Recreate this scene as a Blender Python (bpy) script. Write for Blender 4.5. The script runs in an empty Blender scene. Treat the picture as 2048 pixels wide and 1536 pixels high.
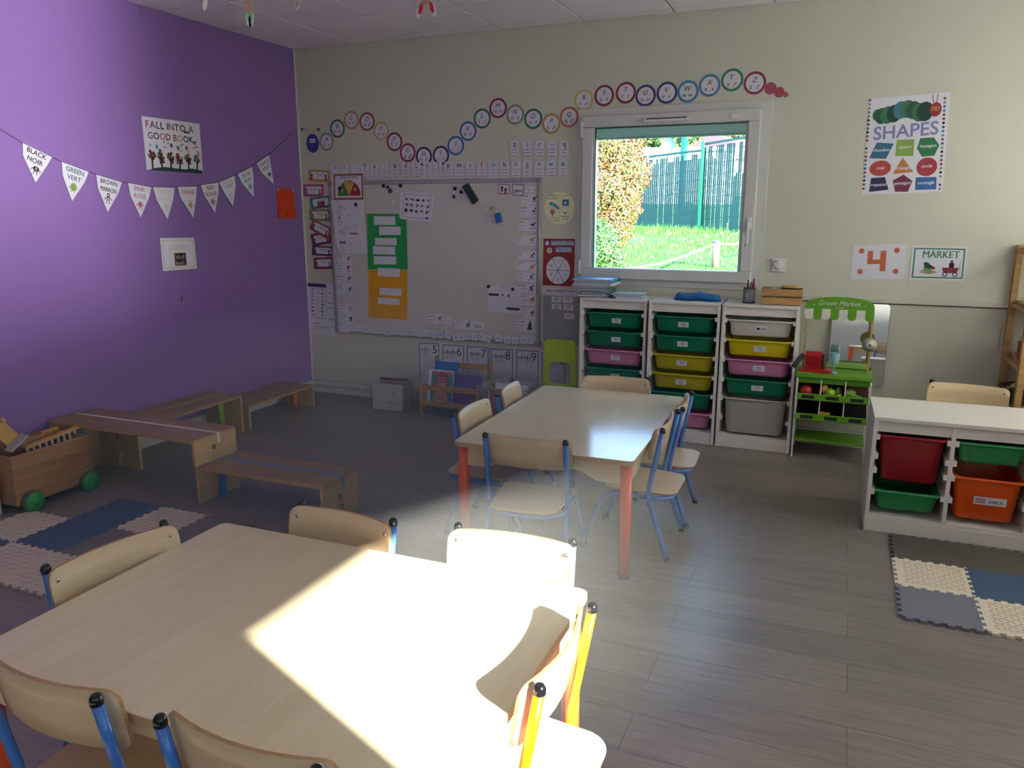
import bpy, bmesh, math, random
from mathutils import Vector, Matrix
random.seed(7)
sc = bpy.context.scene
COL = sc.collection
# ---------------------------------------------------------------- camera
CP = Vector((4.0761, -5.3245, 1.4968)); YAW, PIT, ROL, FPX = -0.3982, -0.2189, -0.0013, 1560.99
_f = Vector((math.sin(YAW)*math.cos(PIT), math.cos(YAW)*math.cos(PIT), math.sin(PIT)))
_r = Vector((math.cos(YAW), -math.sin(YAW), 0)); _u = _r.cross(_f)
RR = _r*math.cos(ROL) + _u*math.sin(ROL); UU = _u*math.cos(ROL) - _r*math.sin(ROL)
cam = bpy.data.cameras.new('camera'); cam.sensor_width = 36; cam.lens = FPX/2048*36
cam.clip_start = 0.05; cam.clip_end = 300
co = bpy.data.objects.new('camera', cam); COL.objects.link(co)
co.matrix_world = Matrix(((RR.x, UU.x, -_f.x, CP.x), (RR.y, UU.y, -_f.y, CP.y), (RR.z, UU.z, -_f.z, CP.z), (0, 0, 0, 1)))
sc.camera = co
def ray(px, py): return _f + RR*((px-1024)/FPX) - UU*((py-768)/FPX)
def at(px, py, ax, v):
    """the point of the plane x/y/z = v that the photograph shows there"""
    d = ray(px, py); i = 'xyz'.index(ax); return CP + d*((v-CP[i])/d[i])
def dep(px, py, D): return CP + ray(px, py)*D
# ---------------------------------------------------------------- light
vs = sc.view_settings
vs.view_transform = 'Standard'; vs.look = 'None'; vs.gamma = 1; vs.use_curve_mapping = False
vs.exposure = 0.22
wd = bpy.data.worlds.new('sky'); sc.world = wd; wd.use_nodes = True
nt = wd.node_tree; bg = nt.nodes['Background']
tcn = nt.nodes.new('ShaderNodeTexCoord'); sx = nt.nodes.new('ShaderNodeSeparateXYZ'); rp = nt.nodes.new('ShaderNodeValToRGB')
nt.links.new(tcn.outputs['Generated'], sx.inputs[0]); nt.links.new(sx.outputs[2], rp.inputs[0]); nt.links.new(rp.outputs[0], bg.inputs[0])
rp.color_ramp.elements[0].position = 0.0; rp.color_ramp.elements[0].color = (.80, .80, .74, 1)
rp.color_ramp.elements[1].position = 0.6; rp.color_ramp.elements[1].color = (.26, .5, 1, 1)
re_ = rp.color_ramp.elements.new(.14); re_.color = (.42, .66, 1, 1)
bg.inputs[1].default_value = 7.0
SUN_EL = math.atan(.45)
sd = Vector((-.915, .402, 0)).normalized()*math.cos(SUN_EL) + Vector((0, 0, -math.sin(SUN_EL)))
sl = bpy.data.lights.new('sun', 'SUN'); sl.energy = 42; sl.angle = math.radians(.65); sl.color = (1, .965, .86)
so = bpy.data.objects.new('sun', sl); COL.objects.link(so); so.rotation_euler = sd.to_track_quat('-Z', 'Y').to_euler(); so.location = (12, -9, 6)
def area(name, loc, direc, sx_, sy_, power, color, portal=False):
    l = bpy.data.lights.new(name, 'AREA'); l.shape = 'RECTANGLE'; l.size = sx_; l.size_y = sy_; l.energy = power; l.color = color
    o = bpy.data.objects.new(name, l); COL.objects.link(o); o.location = loc
    o.rotation_euler = Vector(direc).to_track_quat('-Z', 'Z').to_euler()
    if portal: l.cycles.is_portal = True
    return o
# skylight entering through the openings (portals guide the sky light)
area('portal_back', (2.96, .2, 1.56), (0, -1, 0), 1.04, 1.0, 1, (1, 1, 1), True)
area('portal_right', (6.2, -4.95, 1.7), (-1, 0, 0), 1.2, 1.05, 1, (1, 1, 1), True)
area('portal_right_rear', (6.2, -7.15, 1.7), (-1, 0, 0), 1.1, 1.2, 1, (1, 1, 1), True)
# added outdoor lamp that throws the bright patch on the purple wall
area('wall_patch_lamp', (9.2, -5.86, 1.42), (-9.2, 4.2, 0),   .6, .4, 950, (1, .96, 1))
# ---------------------------------------------------------------- materials
_mats = {}
def rgb(h):
    h = h.lstrip('#'); return tuple(((int(h[i:i+2], 16)/255)**2.2) for i in (0, 2, 4))
def M(name, col, rough=.55, metal=0, var=.06, scale=25, bump=0, coat=0, stretch=None, trans=0, spec=.5, emis=0):
    if name in _mats: return _mats[name]
    if isinstance(col, str): col = rgb(col)
    if name.startswith('print_'):                       # cheap printer inks: a little grey
        g_ = sum(col)/3; col = tuple((c*.8+g_*.2)*.85 for c in col)
    m = bpy.data.materials.new(name); m.use_nodes = True; t = m.node_tree; b = t.nodes['Principled BSDF']
    tc = t.nodes.new('ShaderNodeTexCoord'); n = t.nodes.new('ShaderNodeTexNoise'); n.inputs['Scale'].default_value = scale; n.inputs['Detail'].default_value = 4
    src = tc.outputs['Object']
    if stretch:
        mp = t.nodes.new('ShaderNodeMapping'); mp.inputs['Scale'].default_value = stretch; t.links.new(src, mp.inputs[0]); src = mp.outputs[0]
    t.links.new(src, n.inputs['Vector'])
    mx = t.nodes.new('ShaderNodeMix'); mx.data_type = 'RGBA'; t.links.new(n.outputs[0], mx.inputs[0])
    mx.inputs[6].default_value = (*[c*(1-var) for c in col], 1); mx.inputs[7].default_value = (*[min(1, c*(1+var)) for c in col], 1)
    t.links.new(mx.outputs[2], b.inputs['Base Color'])
    b.inputs['Roughness'].default_value = rough; b.inputs['Metallic'].default_value = metal; b.inputs['Coat Weight'].default_value = coat
    b.inputs['Specular IOR Level'].default_value = spec
    if trans: b.inputs['Alpha'].default_value = 1-trans
    if bump:
        bp_ = t.nodes.new('ShaderNodeBump'); bp_.inputs['Strength'].default_value = bump; bp_.inputs['Distance'].default_value = .003
        t.links.new(n.outputs[0], bp_.inputs['Height']); t.links.new(bp_.outputs[0], b.inputs['Normal'])
    _mats[name] = m; return m
def Wood(name, c1, c2, sc_=(1, 12, 12), rough=.5, scale=5, spec=.5, coat=0, dist=1.5):
    if name in _mats: return _mats[name]
    m = bpy.data.materials.new(name); m.use_nodes = True; t = m.node_tree; b = t.nodes['Principled BSDF']
    tc = t.nodes.new('ShaderNodeTexCoord'); mp = t.nodes.new('ShaderNodeMapping'); mp.inputs['Scale'].default_value = sc_
    n = t.nodes.new('ShaderNodeTexNoise'); n.inputs['Scale'].default_value = scale; n.inputs['Detail'].default_value = 7; n.inputs['Distortion'].default_value = dist
    t.links.new(tc.outputs['Object'], mp.inputs[0]); t.links.new(mp.outputs[0], n.inputs['Vector'])
    r = t.nodes.new('ShaderNodeValToRGB'); r.color_ramp.elements[0].position = .3; r.color_ramp.elements[1].position = .7
    r.color_ramp.elements[0].color = (*rgb(c1), 1); r.color_ramp.elements[1].color = (*rgb(c2), 1)
    t.links.new(n.outputs[0], r.inputs[0]); t.links.new(r.outputs[0], b.inputs['Base Color'])
    b.inputs['Roughness'].default_value = rough; b.inputs['Specular IOR Level'].default_value = spec; b.inputs['Coat Weight'].default_value = coat
    _mats[name] = m; return m
# ---------------------------------------------------------------- object helpers
def tag(o, label=None, cat=None, group=None, kind=None):
    if label: o['label'] = label
    if cat: o['category'] = cat
    if group: o['group'] = group
    if kind: o['kind'] = kind
    return o
def empty(name, loc, rz=0, **k):
    o = bpy.data.objects.new(name, None); COL.objects.link(o); o.location = loc; o.rotation_euler = (0, 0, rz); o.empty_display_size = .05
    return tag(o, **k)
def copy_tree(o, parent=None):
    c = o.copy(); COL.objects.link(c)
    if parent: c.parent = parent
    for ch in list(o.children): copy_tree(ch, c)
    return c
class MB:
    """collects shapes, each face with a material; builds ONE mesh object"""
    def __init__(s): s.bm = bmesh.new(); s.mats = []; s.smooth = False
    def mi(s, m):
        if m not in s.mats: s.mats.append(m)
        return s.mats.index(m)
    def face(s, pts, m, smooth=False):
        vs_ = [s.bm.verts.new(p) for p in pts]
        try: f = s.bm.faces.new(vs_)
        except ValueError: return None
        f.material_index = s.mi(m); f.smooth = smooth; return f
    def box(s, x0, x1, y0, y1, z0, z1, m, bev=0, T=None):
        r = bmesh.ops.create_cube(s.bm, size=1)
        vv = r['verts']
        for v in vv: v.co = Vector(((x0+x1)/2+v.co.x*(x1-x0), (y0+y1)/2+v.co.y*(y1-y0), (z0+z1)/2+v.co.z*(z1-z0)))
        fs = set(f for v in vv for f in v.link_faces)
        for f in fs: f.material_index = s.mi(m)
        if bev:
            es = set(e for v in vv for e in v.link_edges)
            rr = bmesh.ops.bevel(s.bm, geom=list(es), offset=bev, segments=2, affect='EDGES', profile=.5)
            vv = [v for v in rr['verts']]+[v for v in vv if v.is_valid]
            for f in rr['faces']: f.material_index = s.mi(m); f.smooth = True
        if T is not None:
            for v in set(vv):
                if v.is_valid: v.co = T @ v.co
        return s
    def loft(s, rings, m, cap0=True, cap1=True, smooth=True, closed=True):
        R = [[s.bm.verts.new(p) for p in r] for r in rings]; n = len(R[0]); k = s.mi(m)
        for a, b in zip(R, R[1:]):
            for i in range(n if closed else n-1):
                j = (i+1) % n
                try: f = s.bm.faces.new((a[i], a[j], b[j], b[i])); f.material_index = k; f.smooth = smooth
                except ValueError: pass
        if cap0:
            f = s.bm.faces.new(R[0][::-1]); f.material_index = k
        if cap1:
            f = s.bm.faces.new(R[-1]); f.material_index = k
        return s
    def tube(s, pts, r, m, n=12, cap=True):
        pts = [Vector(p) for p in pts]; rings = []; prev = None
        rad = r if isinstance(r, (list, tuple)) else [r]*len(pts)
        for i, p in enumerate(pts):
            d = (pts[min(i+1, len(pts)-1)]-pts[max(i-1, 0)]).normalized()
            if prev is None:
                a = d.cross(Vector((0, 0, 1)));  a = a if a.length > 1e-3 else d.cross(Vector((1, 0, 0))); a.normalize()
            else:
                a = (prev - d*prev.dot(d)).normalized()
            prev = a; b = d.cross(a)
            rings.append([p+(a*math.cos(2*math.pi*k/n)+b*math.sin(2*math.pi*k/n))*rad[i] for k in range(n)])
        return s.loft(rings, m, cap, cap)
    def lathe(s, prof, m, c=(0, 0, 0), n=24, axis='z', T=None, cap0=True, cap1=True):
        c = Vector(c); rings = []
        for r, h in prof:
            ring = []
            for k in range(n):
                a = 2*math.pi*k/n; x, y = r*math.cos(a), r*math.sin(a)
                p = Vector((x, y, h)) if axis == 'z' else (Vector((h, x, y)) if axis == 'x' else Vector((y, h, x)))
                p = c+p
                ring.append(T @ p if T is not None else p)
            rings.append(ring)
        return s.loft(rings, m, cap0, cap1)
    def ball(s, c, r, m, sz=(1, 1, 1), n=12, jit=0):
        rr = bmesh.ops.create_icosphere(s.bm, subdivisions=2, radius=r)
        for v in rr['verts']:
            q = v.co.copy()
            if jit: q *= 1+random.uniform(-jit, jit)
            v.co = Vector(c)+Vector((q.x*sz[0], q.y*sz[1], q.z*sz[2]))
        for f in set(f for v in rr['verts'] for f in v.link_faces): f.material_index = s.mi(m); f.smooth = True
        return s
    def prism(s, poly, h0, h1, m, ax='z', T=None, smooth=False):
        """polygon in the two other axes, extruded along ax"""
        def P(a, b, h):
            p = Vector((a, b, h)) if ax == 'z' else (Vector((a, h, b)) if ax == 'y' else Vector((h, a, b)))
            return T @ p if T is not None else p
        A = [s.bm.verts.new(P(a, b, h0)) for a, b in poly]; B = [s.bm.verts.new(P(a, b, h1)) for a, b in poly]; n = len(A); k = s.mi(m)
        for i in range(n):
            f = s.bm.faces.new((A[i], A[(i+1) % n], B[(i+1) % n], B[i])); f.material_index = k; f.smooth = smooth
        for L in (A[::-1], B):
            f = s.bm.faces.new(L); f.material_index = k
        return s
    def build(s, name, parent=None, origin=None, norm=True, **k):
        if norm: bmesh.ops.recalc_face_normals(s.bm, faces=s.bm.faces[:])
        me = bpy.data.meshes.new(name); s.bm.to_mesh(me); s.bm.free()
        for m in s.mats: me.materials.append(m)
        o = bpy.data.objects.new(name, me); COL.objects.link(o)
        if parent is not None: o.parent = parent
        elif origin is not None or k.get('label'):
            if origin is None:
                cs = [v.co for v in me.vertices]
                origin = Vector(((min(c.x for c in cs)+max(c.x for c in cs))/2, (min(c.y for c in cs)+max(c.y for c in cs))/2, min(c.z for c in cs)))
            me.transform(Matrix.Translation(-Vector(origin))); o.location = origin
        return tag(o, **k)
def rrect(w, d, r, n=5, cx=0, cy=0):
    pts = []
    for sx_, sy_, a0 in ((1, 1, 0), (-1, 1, 90), (-1, -1, 180), (1, -1, 270)):
        for i in range(n):
            a = math.radians(a0+90*i/(n-1)); pts.append((cx+sx_*(w/2-r)+r*math.cos(a), cy+sy_*(d/2-r)+r*math.sin(a)))
    return pts
def shade_auto(o): pass
# ---------------------------------------------------------------- flat printed things
_tc = {}
def text_mesh(s, bold=0, shear=0):
    key = (s, bold, shear)
    if key in _tc: return _tc[key]
    cu = bpy.data.curves.new('t', 'FONT'); cu.body = s; cu.size = 1; cu.offset = bold; cu.shear = shear; cu.resolution_u = 3; cu.fill_mode = 'FRONT' if hasattr(cu, 'fill_mode') else cu.fill_mode
    ob = bpy.data.objects.new('t', cu); COL.objects.link(ob)
    dg = bpy.context.evaluated_depsgraph_get()
    me = bpy.data.meshes.new_from_object(ob.evaluated_get(dg))
    V = [(v.co.x, v.co.y) for v in me.vertices]; F = [tuple(p.vertices) for p in me.polygons]
    bpy.data.objects.remove(ob); bpy.data.curves.remove(cu); bpy.data.meshes.remove(me)
    _tc[key] = (V, F); return V, F
class Flat:
    """a sheet w x h (u right, v up) with printed polygons on it"""
    def __init__(s, w, h): s.w, s.h = w, h; s.P = []; s.base = None; s.k = 0
    def paper(s, m, pts=None, t=.0006):
        s.base = (pts or [(0, 0), (s.w, 0), (s.w, s.h), (0, s.h)], m, t); return s
    def poly(s, pts, m, L=1): s.k += 1; s.P.append((list(pts), m, L+s.k*.008)); return s
    def rect(s, x0, y0, x1, y1, m, L=1): return s.poly([(x0, y0), (x1, y0), (x1, y1), (x0, y1)], m, L)
    def frame(s, x0, y0, x1, y1, t, m, L=1):
        s.rect(x0, y0, x1, y0+t, m, L); s.rect(x0, y1-t, x1, y1, m, L); s.rect(x0, y0+t, x0+t, y1-t, m, L); s.rect(x1-t, y0+t, x1, y1-t, m, L); return s
    def disc(s, x, y, r, m, L=1, n=28, ry=None): return s.poly([(x+r*math.cos(2*math.pi*i/n), y+(ry or r)*math.sin(2*math.pi*i/n)) for i in range(n)], m, L)
    def ring(s, x, y, r0, r1, m, L=1, n=36, a0=0, a1=360, ky=1):
        for i in range(n):
            a, b = [math.radians(a0+(a1-a0)*k/n) for k in (i, i+1)]
            s.poly([(x+r0*math.cos(a), y+ky*r0*math.sin(a)), (x+r1*math.cos(a), y+ky*r1*math.sin(a)), (x+r1*math.cos(b), y+ky*r1*math.sin(b)), (x+r0*math.cos(b), y+ky*r0*math.sin(b))], m, L)
        return s
    def line(s, pts, t, m, L=2):
        for (a, b), (c, d) in zip(pts, pts[1:]):
            l = math.hypot(c-a, d-b) or 1e-6; nx, ny = -(d-b)/l*t/2, (c-a)/l*t/2
            s.poly([(a+nx, b+ny), (a-nx, b-ny), (c-nx, d-ny), (c+nx, d+ny)], m, L)
        return s
    def text(s, tx, x, y, size, m, L=3, bold=0, shear=0, rot=0, align='c', fit=None, sx=1):
        if bold and 'M' in tx.upper():                     # this font's M breaks when emboldened: strike it twice instead
            o_ = size*.022; s.text(tx, x-o_, y, size, m, L, 0, shear, rot, align, fit, sx); bold = 0; x += o_
        bold = min(bold, .013)
        V, F = text_mesh(tx, bold, shear)
        if not V: return s
        s.k += 1; L += s.k*.008
        x0, x1 = min(v[0] for v in V), max(v[0] for v in V)
        k = size*sx
        if fit: k = min(k, fit/(x1-x0))
        dx = {'c': -(x0+x1)/2, 'l': -x0, 'r': -x1}[align]; c_, s_ = math.cos(rot), math.sin(rot)
        for f in F:
            s.P.append(([(x+c_*(V[i][0]+dx)*k-s_*V[i][1]*size, y+s_*(V[i][0]+dx)*k+c_*V[i][1]*size) for i in f], m, L))
        return s
    def build(s, name, mp, parent=None, **k):
        """mp(u, v, height above the wall) -> point"""
        b = MB(); t = 0
        if s.base:
            pts, m, t = s.base
            A = [mp(x, y, 0) for x, y in pts]; B = [mp(x, y, t) for x, y in pts]
            b.face(B, m)
            for i in range(len(A)): b.face([A[i], A[(i+1) % len(A)], B[(i+1) % len(A)], B[i]], m)
        for pts, m, L in s.P: b.face([mp(x, y, t+L*.00018) for x, y in pts], m)
        return b.build(name, parent, norm=False, **k)
def quadmap(tl, tr, br, bl, w, h, n, off=.0):
    """bilinear map of the sheet w x h on four points; n: outward normal"""
    n = Vector(n).normalized()
    def f(u, v, e):
        a, c = u/w, v/h
        return tl*(1-a)*c + tr*a*c + br*a*(1-c) + bl*(1-a)*(1-c) + n*(off+e)
    return f
def planemap(o, ux, uz, n, off=0):
    o, ux, uz, n = Vector(o), Vector(ux).normalized(), Vector(uz).normalized(), Vector(n).normalized()
    return lambda u, v, e: o+ux*u+uz*v+n*(off+e)
def wallsheet(pts, ax, val, off=.001, z=1):
    """sheet whose corners TL TR BR BL are given on the wall plane; returns (w, h, map)"""
    P = [at(x, y, ax, val) for x, y in pts]
    w = ((P[1]-P[0]).length+(P[2]-P[3]).length)/2; h = ((P[0]-P[3]).length+(P[1]-P[2]).length)/2
    n = (0, -1, 0) if ax == 'y' else (1, 0, 0)
    return w, h, quadmap(*P, w, h, n, off)
# ---------------------------------------------------------------- common materials
BLK = M('print_black', '#101014', .6); DGR = M('print_dark_grey', '#4a4a50', .6); GRY = M('print_grey', '#8f8f94', .6); LGR = M('print_light_grey', '#c8c8cc', .6)
PAP = M('paper_white', '#d2d2dc', .6, var=.02); CRM = M('paper_cream', '#d2cfc2', .6, var=.02); LAM = M('laminated_paper', '#d0d0dc', .25, var=.02)
RED = M('print_red', '#a3142a', .5); CRI = M('print_crimson', '#8f1238', .5); ORG = M('print_orange', '#d8591a', .5); YEL = M('print_yellow', '#e0b93a', .5); OCH = M('print_ochre', '#c8964a', .5)
GRN = M('print_green', '#1c7a4c', .5); OLV = M('print_olive', '#8a9a68', .5); LIM = M('print_lime', '#8ab53c', .5); TEA = M('print_teal', '#1d7f95', .5); BLU = M('print_blue', '#1a6fae', .5)
NVY = M('print_navy', '#33377e', .5); PUR = M('print_purple', '#6a3a86', .5); PNK = M('print_pink', '#c95d8c', .5); BRN = M('print_brown', '#6b4029', .5); SKN = M('print_skin', '#c98e68', .5)
VIO = M('print_violet', '#7a7ec4', .5); LVI = M('print_pale_blue', '#9fc4dc', .5); TAN = M('print_tan', '#c9a070', .5); CYA = M('print_cyan', '#2d9ccb', .5)
WHT = M('white_plastic', '#d4d4d2', .4, var=.01); WLAC = M('white_lacquer', '#d6d2ca', .32, var=.015, scale=8)
DARKM = M('black_rubber', '#0c0d10', .3); STEEL = M('steel', '#b8b8bc', .25, metal=1)
# ---------------------------------------------------------------- room
X1, Y1, H, TH = 6.0, -8.0, 2.72, .25
def plaster(name, col, rough=.75, sc_=140, bump=.25):
    return M(name, col, rough, var=.035, scale=sc_, bump=bump, spec=.35)
WALLW = plaster('white_plaster', '#c4c5b6'); WALLP = plaster('purple_plaster', (.235, .13, .365), .5)
def struct(b, name, parent=None):
    o = b.build(name, parent)
    if parent is None: o['kind'] = 'structure'
    return o
def wall_with_hole(axis, c0, c1, a0, a1, hx0, hx1, hz0, hz1, m, z1):
    """axis 'y': slab between y=c0..c1 spanning x a0..a1 with an opening"""
    b = MB()
    def bx(p0, p1, q0, q1):
        if axis == 'y': b.box(p0, p1, c0, c1, q0, q1, m)
        else: b.box(c0, c1, p0, p1, q0, q1, m)
    bx(a0, hx0, 0, z1); bx(hx1, a1, 0, z1); bx(hx0, hx1, 0, hz0); bx(hx0, hx1, hz1, z1); return b
struct(wall_with_hole('y', 0, TH, -.2, X1+TH, 2.40, 3.52, 1.04, 2.10, WALLW, H+.1), 'wall_back')
struct(MB().box(-.2, 0, Y1-TH, 0, 0, H+.1, WALLP), 'wall_left')
b = wall_with_hole('x', X1, X1+TH, -6.6, -3.2, -5.54, -4.42, 1.32, 2.19, WALLW, H+.1)
b.box(X1, X1+TH, -3.2, -2.3, 0, H+.1, WALLW); b.box(X1, X1+TH, -.4, 0, 0, H+.1, WALLW); b.box(X1, X1+TH, -2.3, -.4, 0, 1.0, WALLW); b.box(X1, X1+TH, -2.3, -.4, 2.3, H+.1, WALLW)
b.box(X1, X1+TH, Y1-TH, -7.7, 0, H+.1, WALLW); b.box(X1, X1+TH, -7.7, -6.6, 0, 1.1, WALLW); b.box(X1, X1+TH, -7.7, -6.6, 2.3, H+.1, WALLW)
struct(b, 'wall_right')
struct(MB().box(0, X1, Y1-TH, Y1, 0, H+.1, WALLW), 'wall_front')
# floor: grey-brown vinyl planks
m = bpy.data.materials.new('vinyl_planks'); m.use_nodes = True; t = m.node_tree; b_ = t.nodes['Principled BSDF']
tc = t.nodes.new('ShaderNodeTexCoord'); br = t.nodes.new('ShaderNodeTexBrick'); br.inputs['Scale'].default_value = 1
br.inputs['Brick Width'].default_value = 1.2; br.inputs['Row Height'].default_value = .18; br.inputs['Mortar Size'].default_value = .0012; br.inputs['Mortar Smooth'].default_value = .1
br.inputs['Color1'].default_value = (.20, .176, .158, 1); br.inputs['Color2'].default_value = (.25, .218, .196, 1); br.inputs['Mortar'].default_value = (.09, .08, .07, 1)
mp = t.nodes.new('ShaderNodeMapping'); mp.inputs['Scale'].default_value = (1.1, 16, 1); n1 = t.nodes.new('ShaderNodeTexNoise'); n1.inputs['Scale'].default_value = 3.2; n1.inputs['Detail'].default_value = 9; n1.inputs['Distortion'].default_value = 1.2
t.links.new(tc.outputs['Object'], br.inputs['Vector']); t.links.new(tc.outputs['Object'], mp.inputs[0]); t.links.new(mp.outputs[0], n1.inputs['Vector'])
r1 = t.nodes.new('ShaderNodeValToRGB'); r1.color_ramp.elements[0].position = .3; r1.color_ramp.elements[0].color = (.78, .77, .77, 1); r1.color_ramp.elements[1].position = .72; r1.color_ramp.elements[1].color = (1.13, 1.12, 1.1, 1)
t.links.new(n1.outputs[0], r1.inputs[0]); mx = t.nodes.new('ShaderNodeMix'); mx.data_type = 'RGBA'; mx.blend_type = 'MULTIPLY'; mx.inputs[0].default_value = 1
t.links.new(br.outputs[0], mx.inputs[6]); t.links.new(r1.outputs[0], mx.inputs[7]); t.links.new(mx.outputs[2], b_.inputs['Base Color'])
b_.inputs['Roughness'].default_value = .36
bu = t.nodes.new('ShaderNodeBump'); bu.inputs['Strength'].default_value = .12; bu.inputs['Distance'].default_value = .002; t.links.new(n1.outputs[0], bu.inputs['Height']); t.links.new(bu.outputs[0], b_.inputs['Normal'])
FLOORM = m
struct(MB().box(-.2, X1+TH, Y1-TH, TH, -.12, 0, FLOORM), 'floor')
# ceiling of 60 cm mineral tiles in a T grid
TILE = M('ceiling_tile', '#eae6ea', .9, var=.05, scale=180, bump=.3); GRIDM = M('ceiling_grid', '#b0aeb2', .6)
b = MB(); b.box(-.2, X1+TH, Y1-TH, TH, H+.012, H+.1, TILE)
xs = [.564+.6*k for k in range(-1, 10)]; ys = [-.719-.6*k for k in range(13)]+[-.119]
ed = sorted([0]+[x for x in xs if 0 < x < X1]+[X1]); ey = sorted([0]+[y for y in ys if y < 0]+[Y1], reverse=True)
for xa, xb in zip(ed, ed[1:]):
    for ya, yb in zip(ey, ey[1:]):
        b.box(xa+.008, xb-.008, yb+.008, ya-.008, H-.002, H+.013, TILE)
ceil = struct(b, 'ceiling')
b = MB()
for x in ed[1:-1]: b.box(x-.007, x+.007, Y1, 0, H+.003, H+.0118, GRIDM)
for y in ey[1:-1]: b.box(0, X1, y-.007, y+.007, H+.003, H+.0116, GRIDM)
struct(b, 'ceiling_grid', ceil)
# skirting, dado trunking
SKW = M('skirting_white', '#cfccc6', .45)
b = MB(); b.box(.02, 3.9, -.016, 0, 0, .10, SKW, .003)
b.box(.02, X1, -.022, -.016, .0, .008, SKW); b.box(3.9, X1, -.016, 0, 0, .10, SKW, .003); b.box(.02, X1, -.034, 0, .062, .100, SKW, .004)
struct(b, 'baseboard_back')
b = MB(); b.box(0, .016, Y1, 0, 0, .10, SKW, .003); b.box(0, .03, Y1, -.02, .062, .10, SKW, .004); struct(b, 'baseboard_left')
b = MB(); b.box(3.70, X1, -.014, 0, .935, .965, WALLW, .003); b.box(3.70, X1, -.006, 0, .928, .934, M('trim_shade_paint', '#5e5a54', .8)); struct(b, 'trim_1')  # dark strip paints in the shade under the trim
b = MB(); b.box(-.001, .006, -.012, .0, .10, H, SKW); struct(b, 'trim_2')
# ---------------------------------------------------------------- windows
PVC = M('window_pvc', '#c4c6c4', .3, var=.01)
GL = bpy.data.materials.new('window_glass'); GL.use_nodes = True; t = GL.node_tree; t.nodes.remove(t.nodes['Principled BSDF'])
tr_ = t.nodes.new('ShaderNodeBsdfTransparent'); tr_.inputs[0].default_value = (.95, .975, .96, 1); gs = t.nodes.new('ShaderNodeBsdfGlossy'); gs.inputs['Roughness'].default_value = .02
fr = t.nodes.new('ShaderNodeFresnel'); fr.inputs[0].default_value = 1.3; ms = t.nodes.new('ShaderNodeMixShader')
t.links.new(fr.outputs[0], ms.inputs[0]); t.links.new(tr_.outputs[0], ms.inputs[1]); t.links.new(gs.outputs[0], ms.inputs[2]); t.links.new(ms.outputs[0], t.nodes['Material Output'].inputs[0])
w1 = empty('window_1', (2.96, 0, 1.0), kind='structure')
def chw(b, name, par=w1, **k):
    o = b.build(name, par, **k); o.data.transform(Matrix.Translation(-Vector(par.location))); return o
def ringbox(b, x0, x1, z0, z1, t_, y0, y1, m, bev=0, ax='y'):
    for q in ((x0, x1, z1-t_, z1), (x0, x1, z0, z0+t_), (x0, x0+t_, z0+t_, z1-t_), (x1-t_, x1, z0+t_, z1-t_)):
        if ax == 'y': b.box(q[0], q[1], y0, y1, q[2], q[3], m, bev)
        else: b.box(y0, y1, q[0], q[1], q[2], q[3], m, bev)
b = MB(); ringbox(b, 2.335, 3.592, .985, 2.165, .07, -.010, .0, PVC, .002); ringbox(b, 2.40, 3.52, 1.04, 2.10, .03, -.002, .12, PVC); chw(b, 'outer_frame')
b = MB(); ringbox(b, 2.374, 3.531, 1.033, 2.113, .072, -.045, .03, PVC, .005); ringbox(b, 2.440, 3.466, 1.082, 2.062, .024, -.030, .02, PVC, .004)
chw(b, 'sash')
b = MB(); ringbox(b, 2.462, 3.464, 1.088, 2.036, .005, -.0315, -.012, DARKM); chw(b, 'glazing_gasket')
b = MB(); b.box(2.464, 3.462, -.008, -.004, 1.09, 2.034, GL); chw(b, 'pane')
b = MB()
for z in (1.06, 1.98): b.box(2.362, 2.376, -.056, -.030, z, z+.10, WHT, .004)
chw(b, 'hinge')
b = MB(); b.box(3.485, 3.515, -.056, -.044, 1.37, 1.45, WHT, .004); b.tube([(3.5, -.056, 1.41), (3.5, -.09, 1.41), (3.5, -.095, 1.40), (3.497, -.095, 1.30), (3.495, -.09, 1.27)], .009, WHT); chw(b, 'handle')
b = MB(); b.box(2.80, 3.09, -.062, -.044, 2.058, 2.083, WHT, .004); b.box(2.815, 3.075, -.066, -.060, 2.074, 2.080, M('vent_slot_dark', '#24282a', .6)); b.box(2.80, 2.815, -.066, -.060, 2.056, 2.086, WHT, .003); b.box(3.075, 3.09, -.066, -.060, 2.056, 2.086, WHT, .003); chw(b, 'trickle_vent')
b = MB(); b.box(3.345, 3.41, -.052, -.044, 2.058, 2.087, WHT, .003); chw(b, 'contact_sensor')
b = MB(); b.box(2.40, 3.52, .14, .17, 1.985, 2.10, M('shutter_slat', '#b9c4c2', .5)); b.box(2.40, 3.52, .135, .175, 1.975, 1.987, M('shutter_edge', '#8d9c9c', .5)); chw(b, 'roller_shutter')
b = MB(); b.box(2.36, 3.62, .10, .34, .985, 1.035, M('stone_sill', '#b8b4aa', .7)); chw(b, 'sill')
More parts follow.
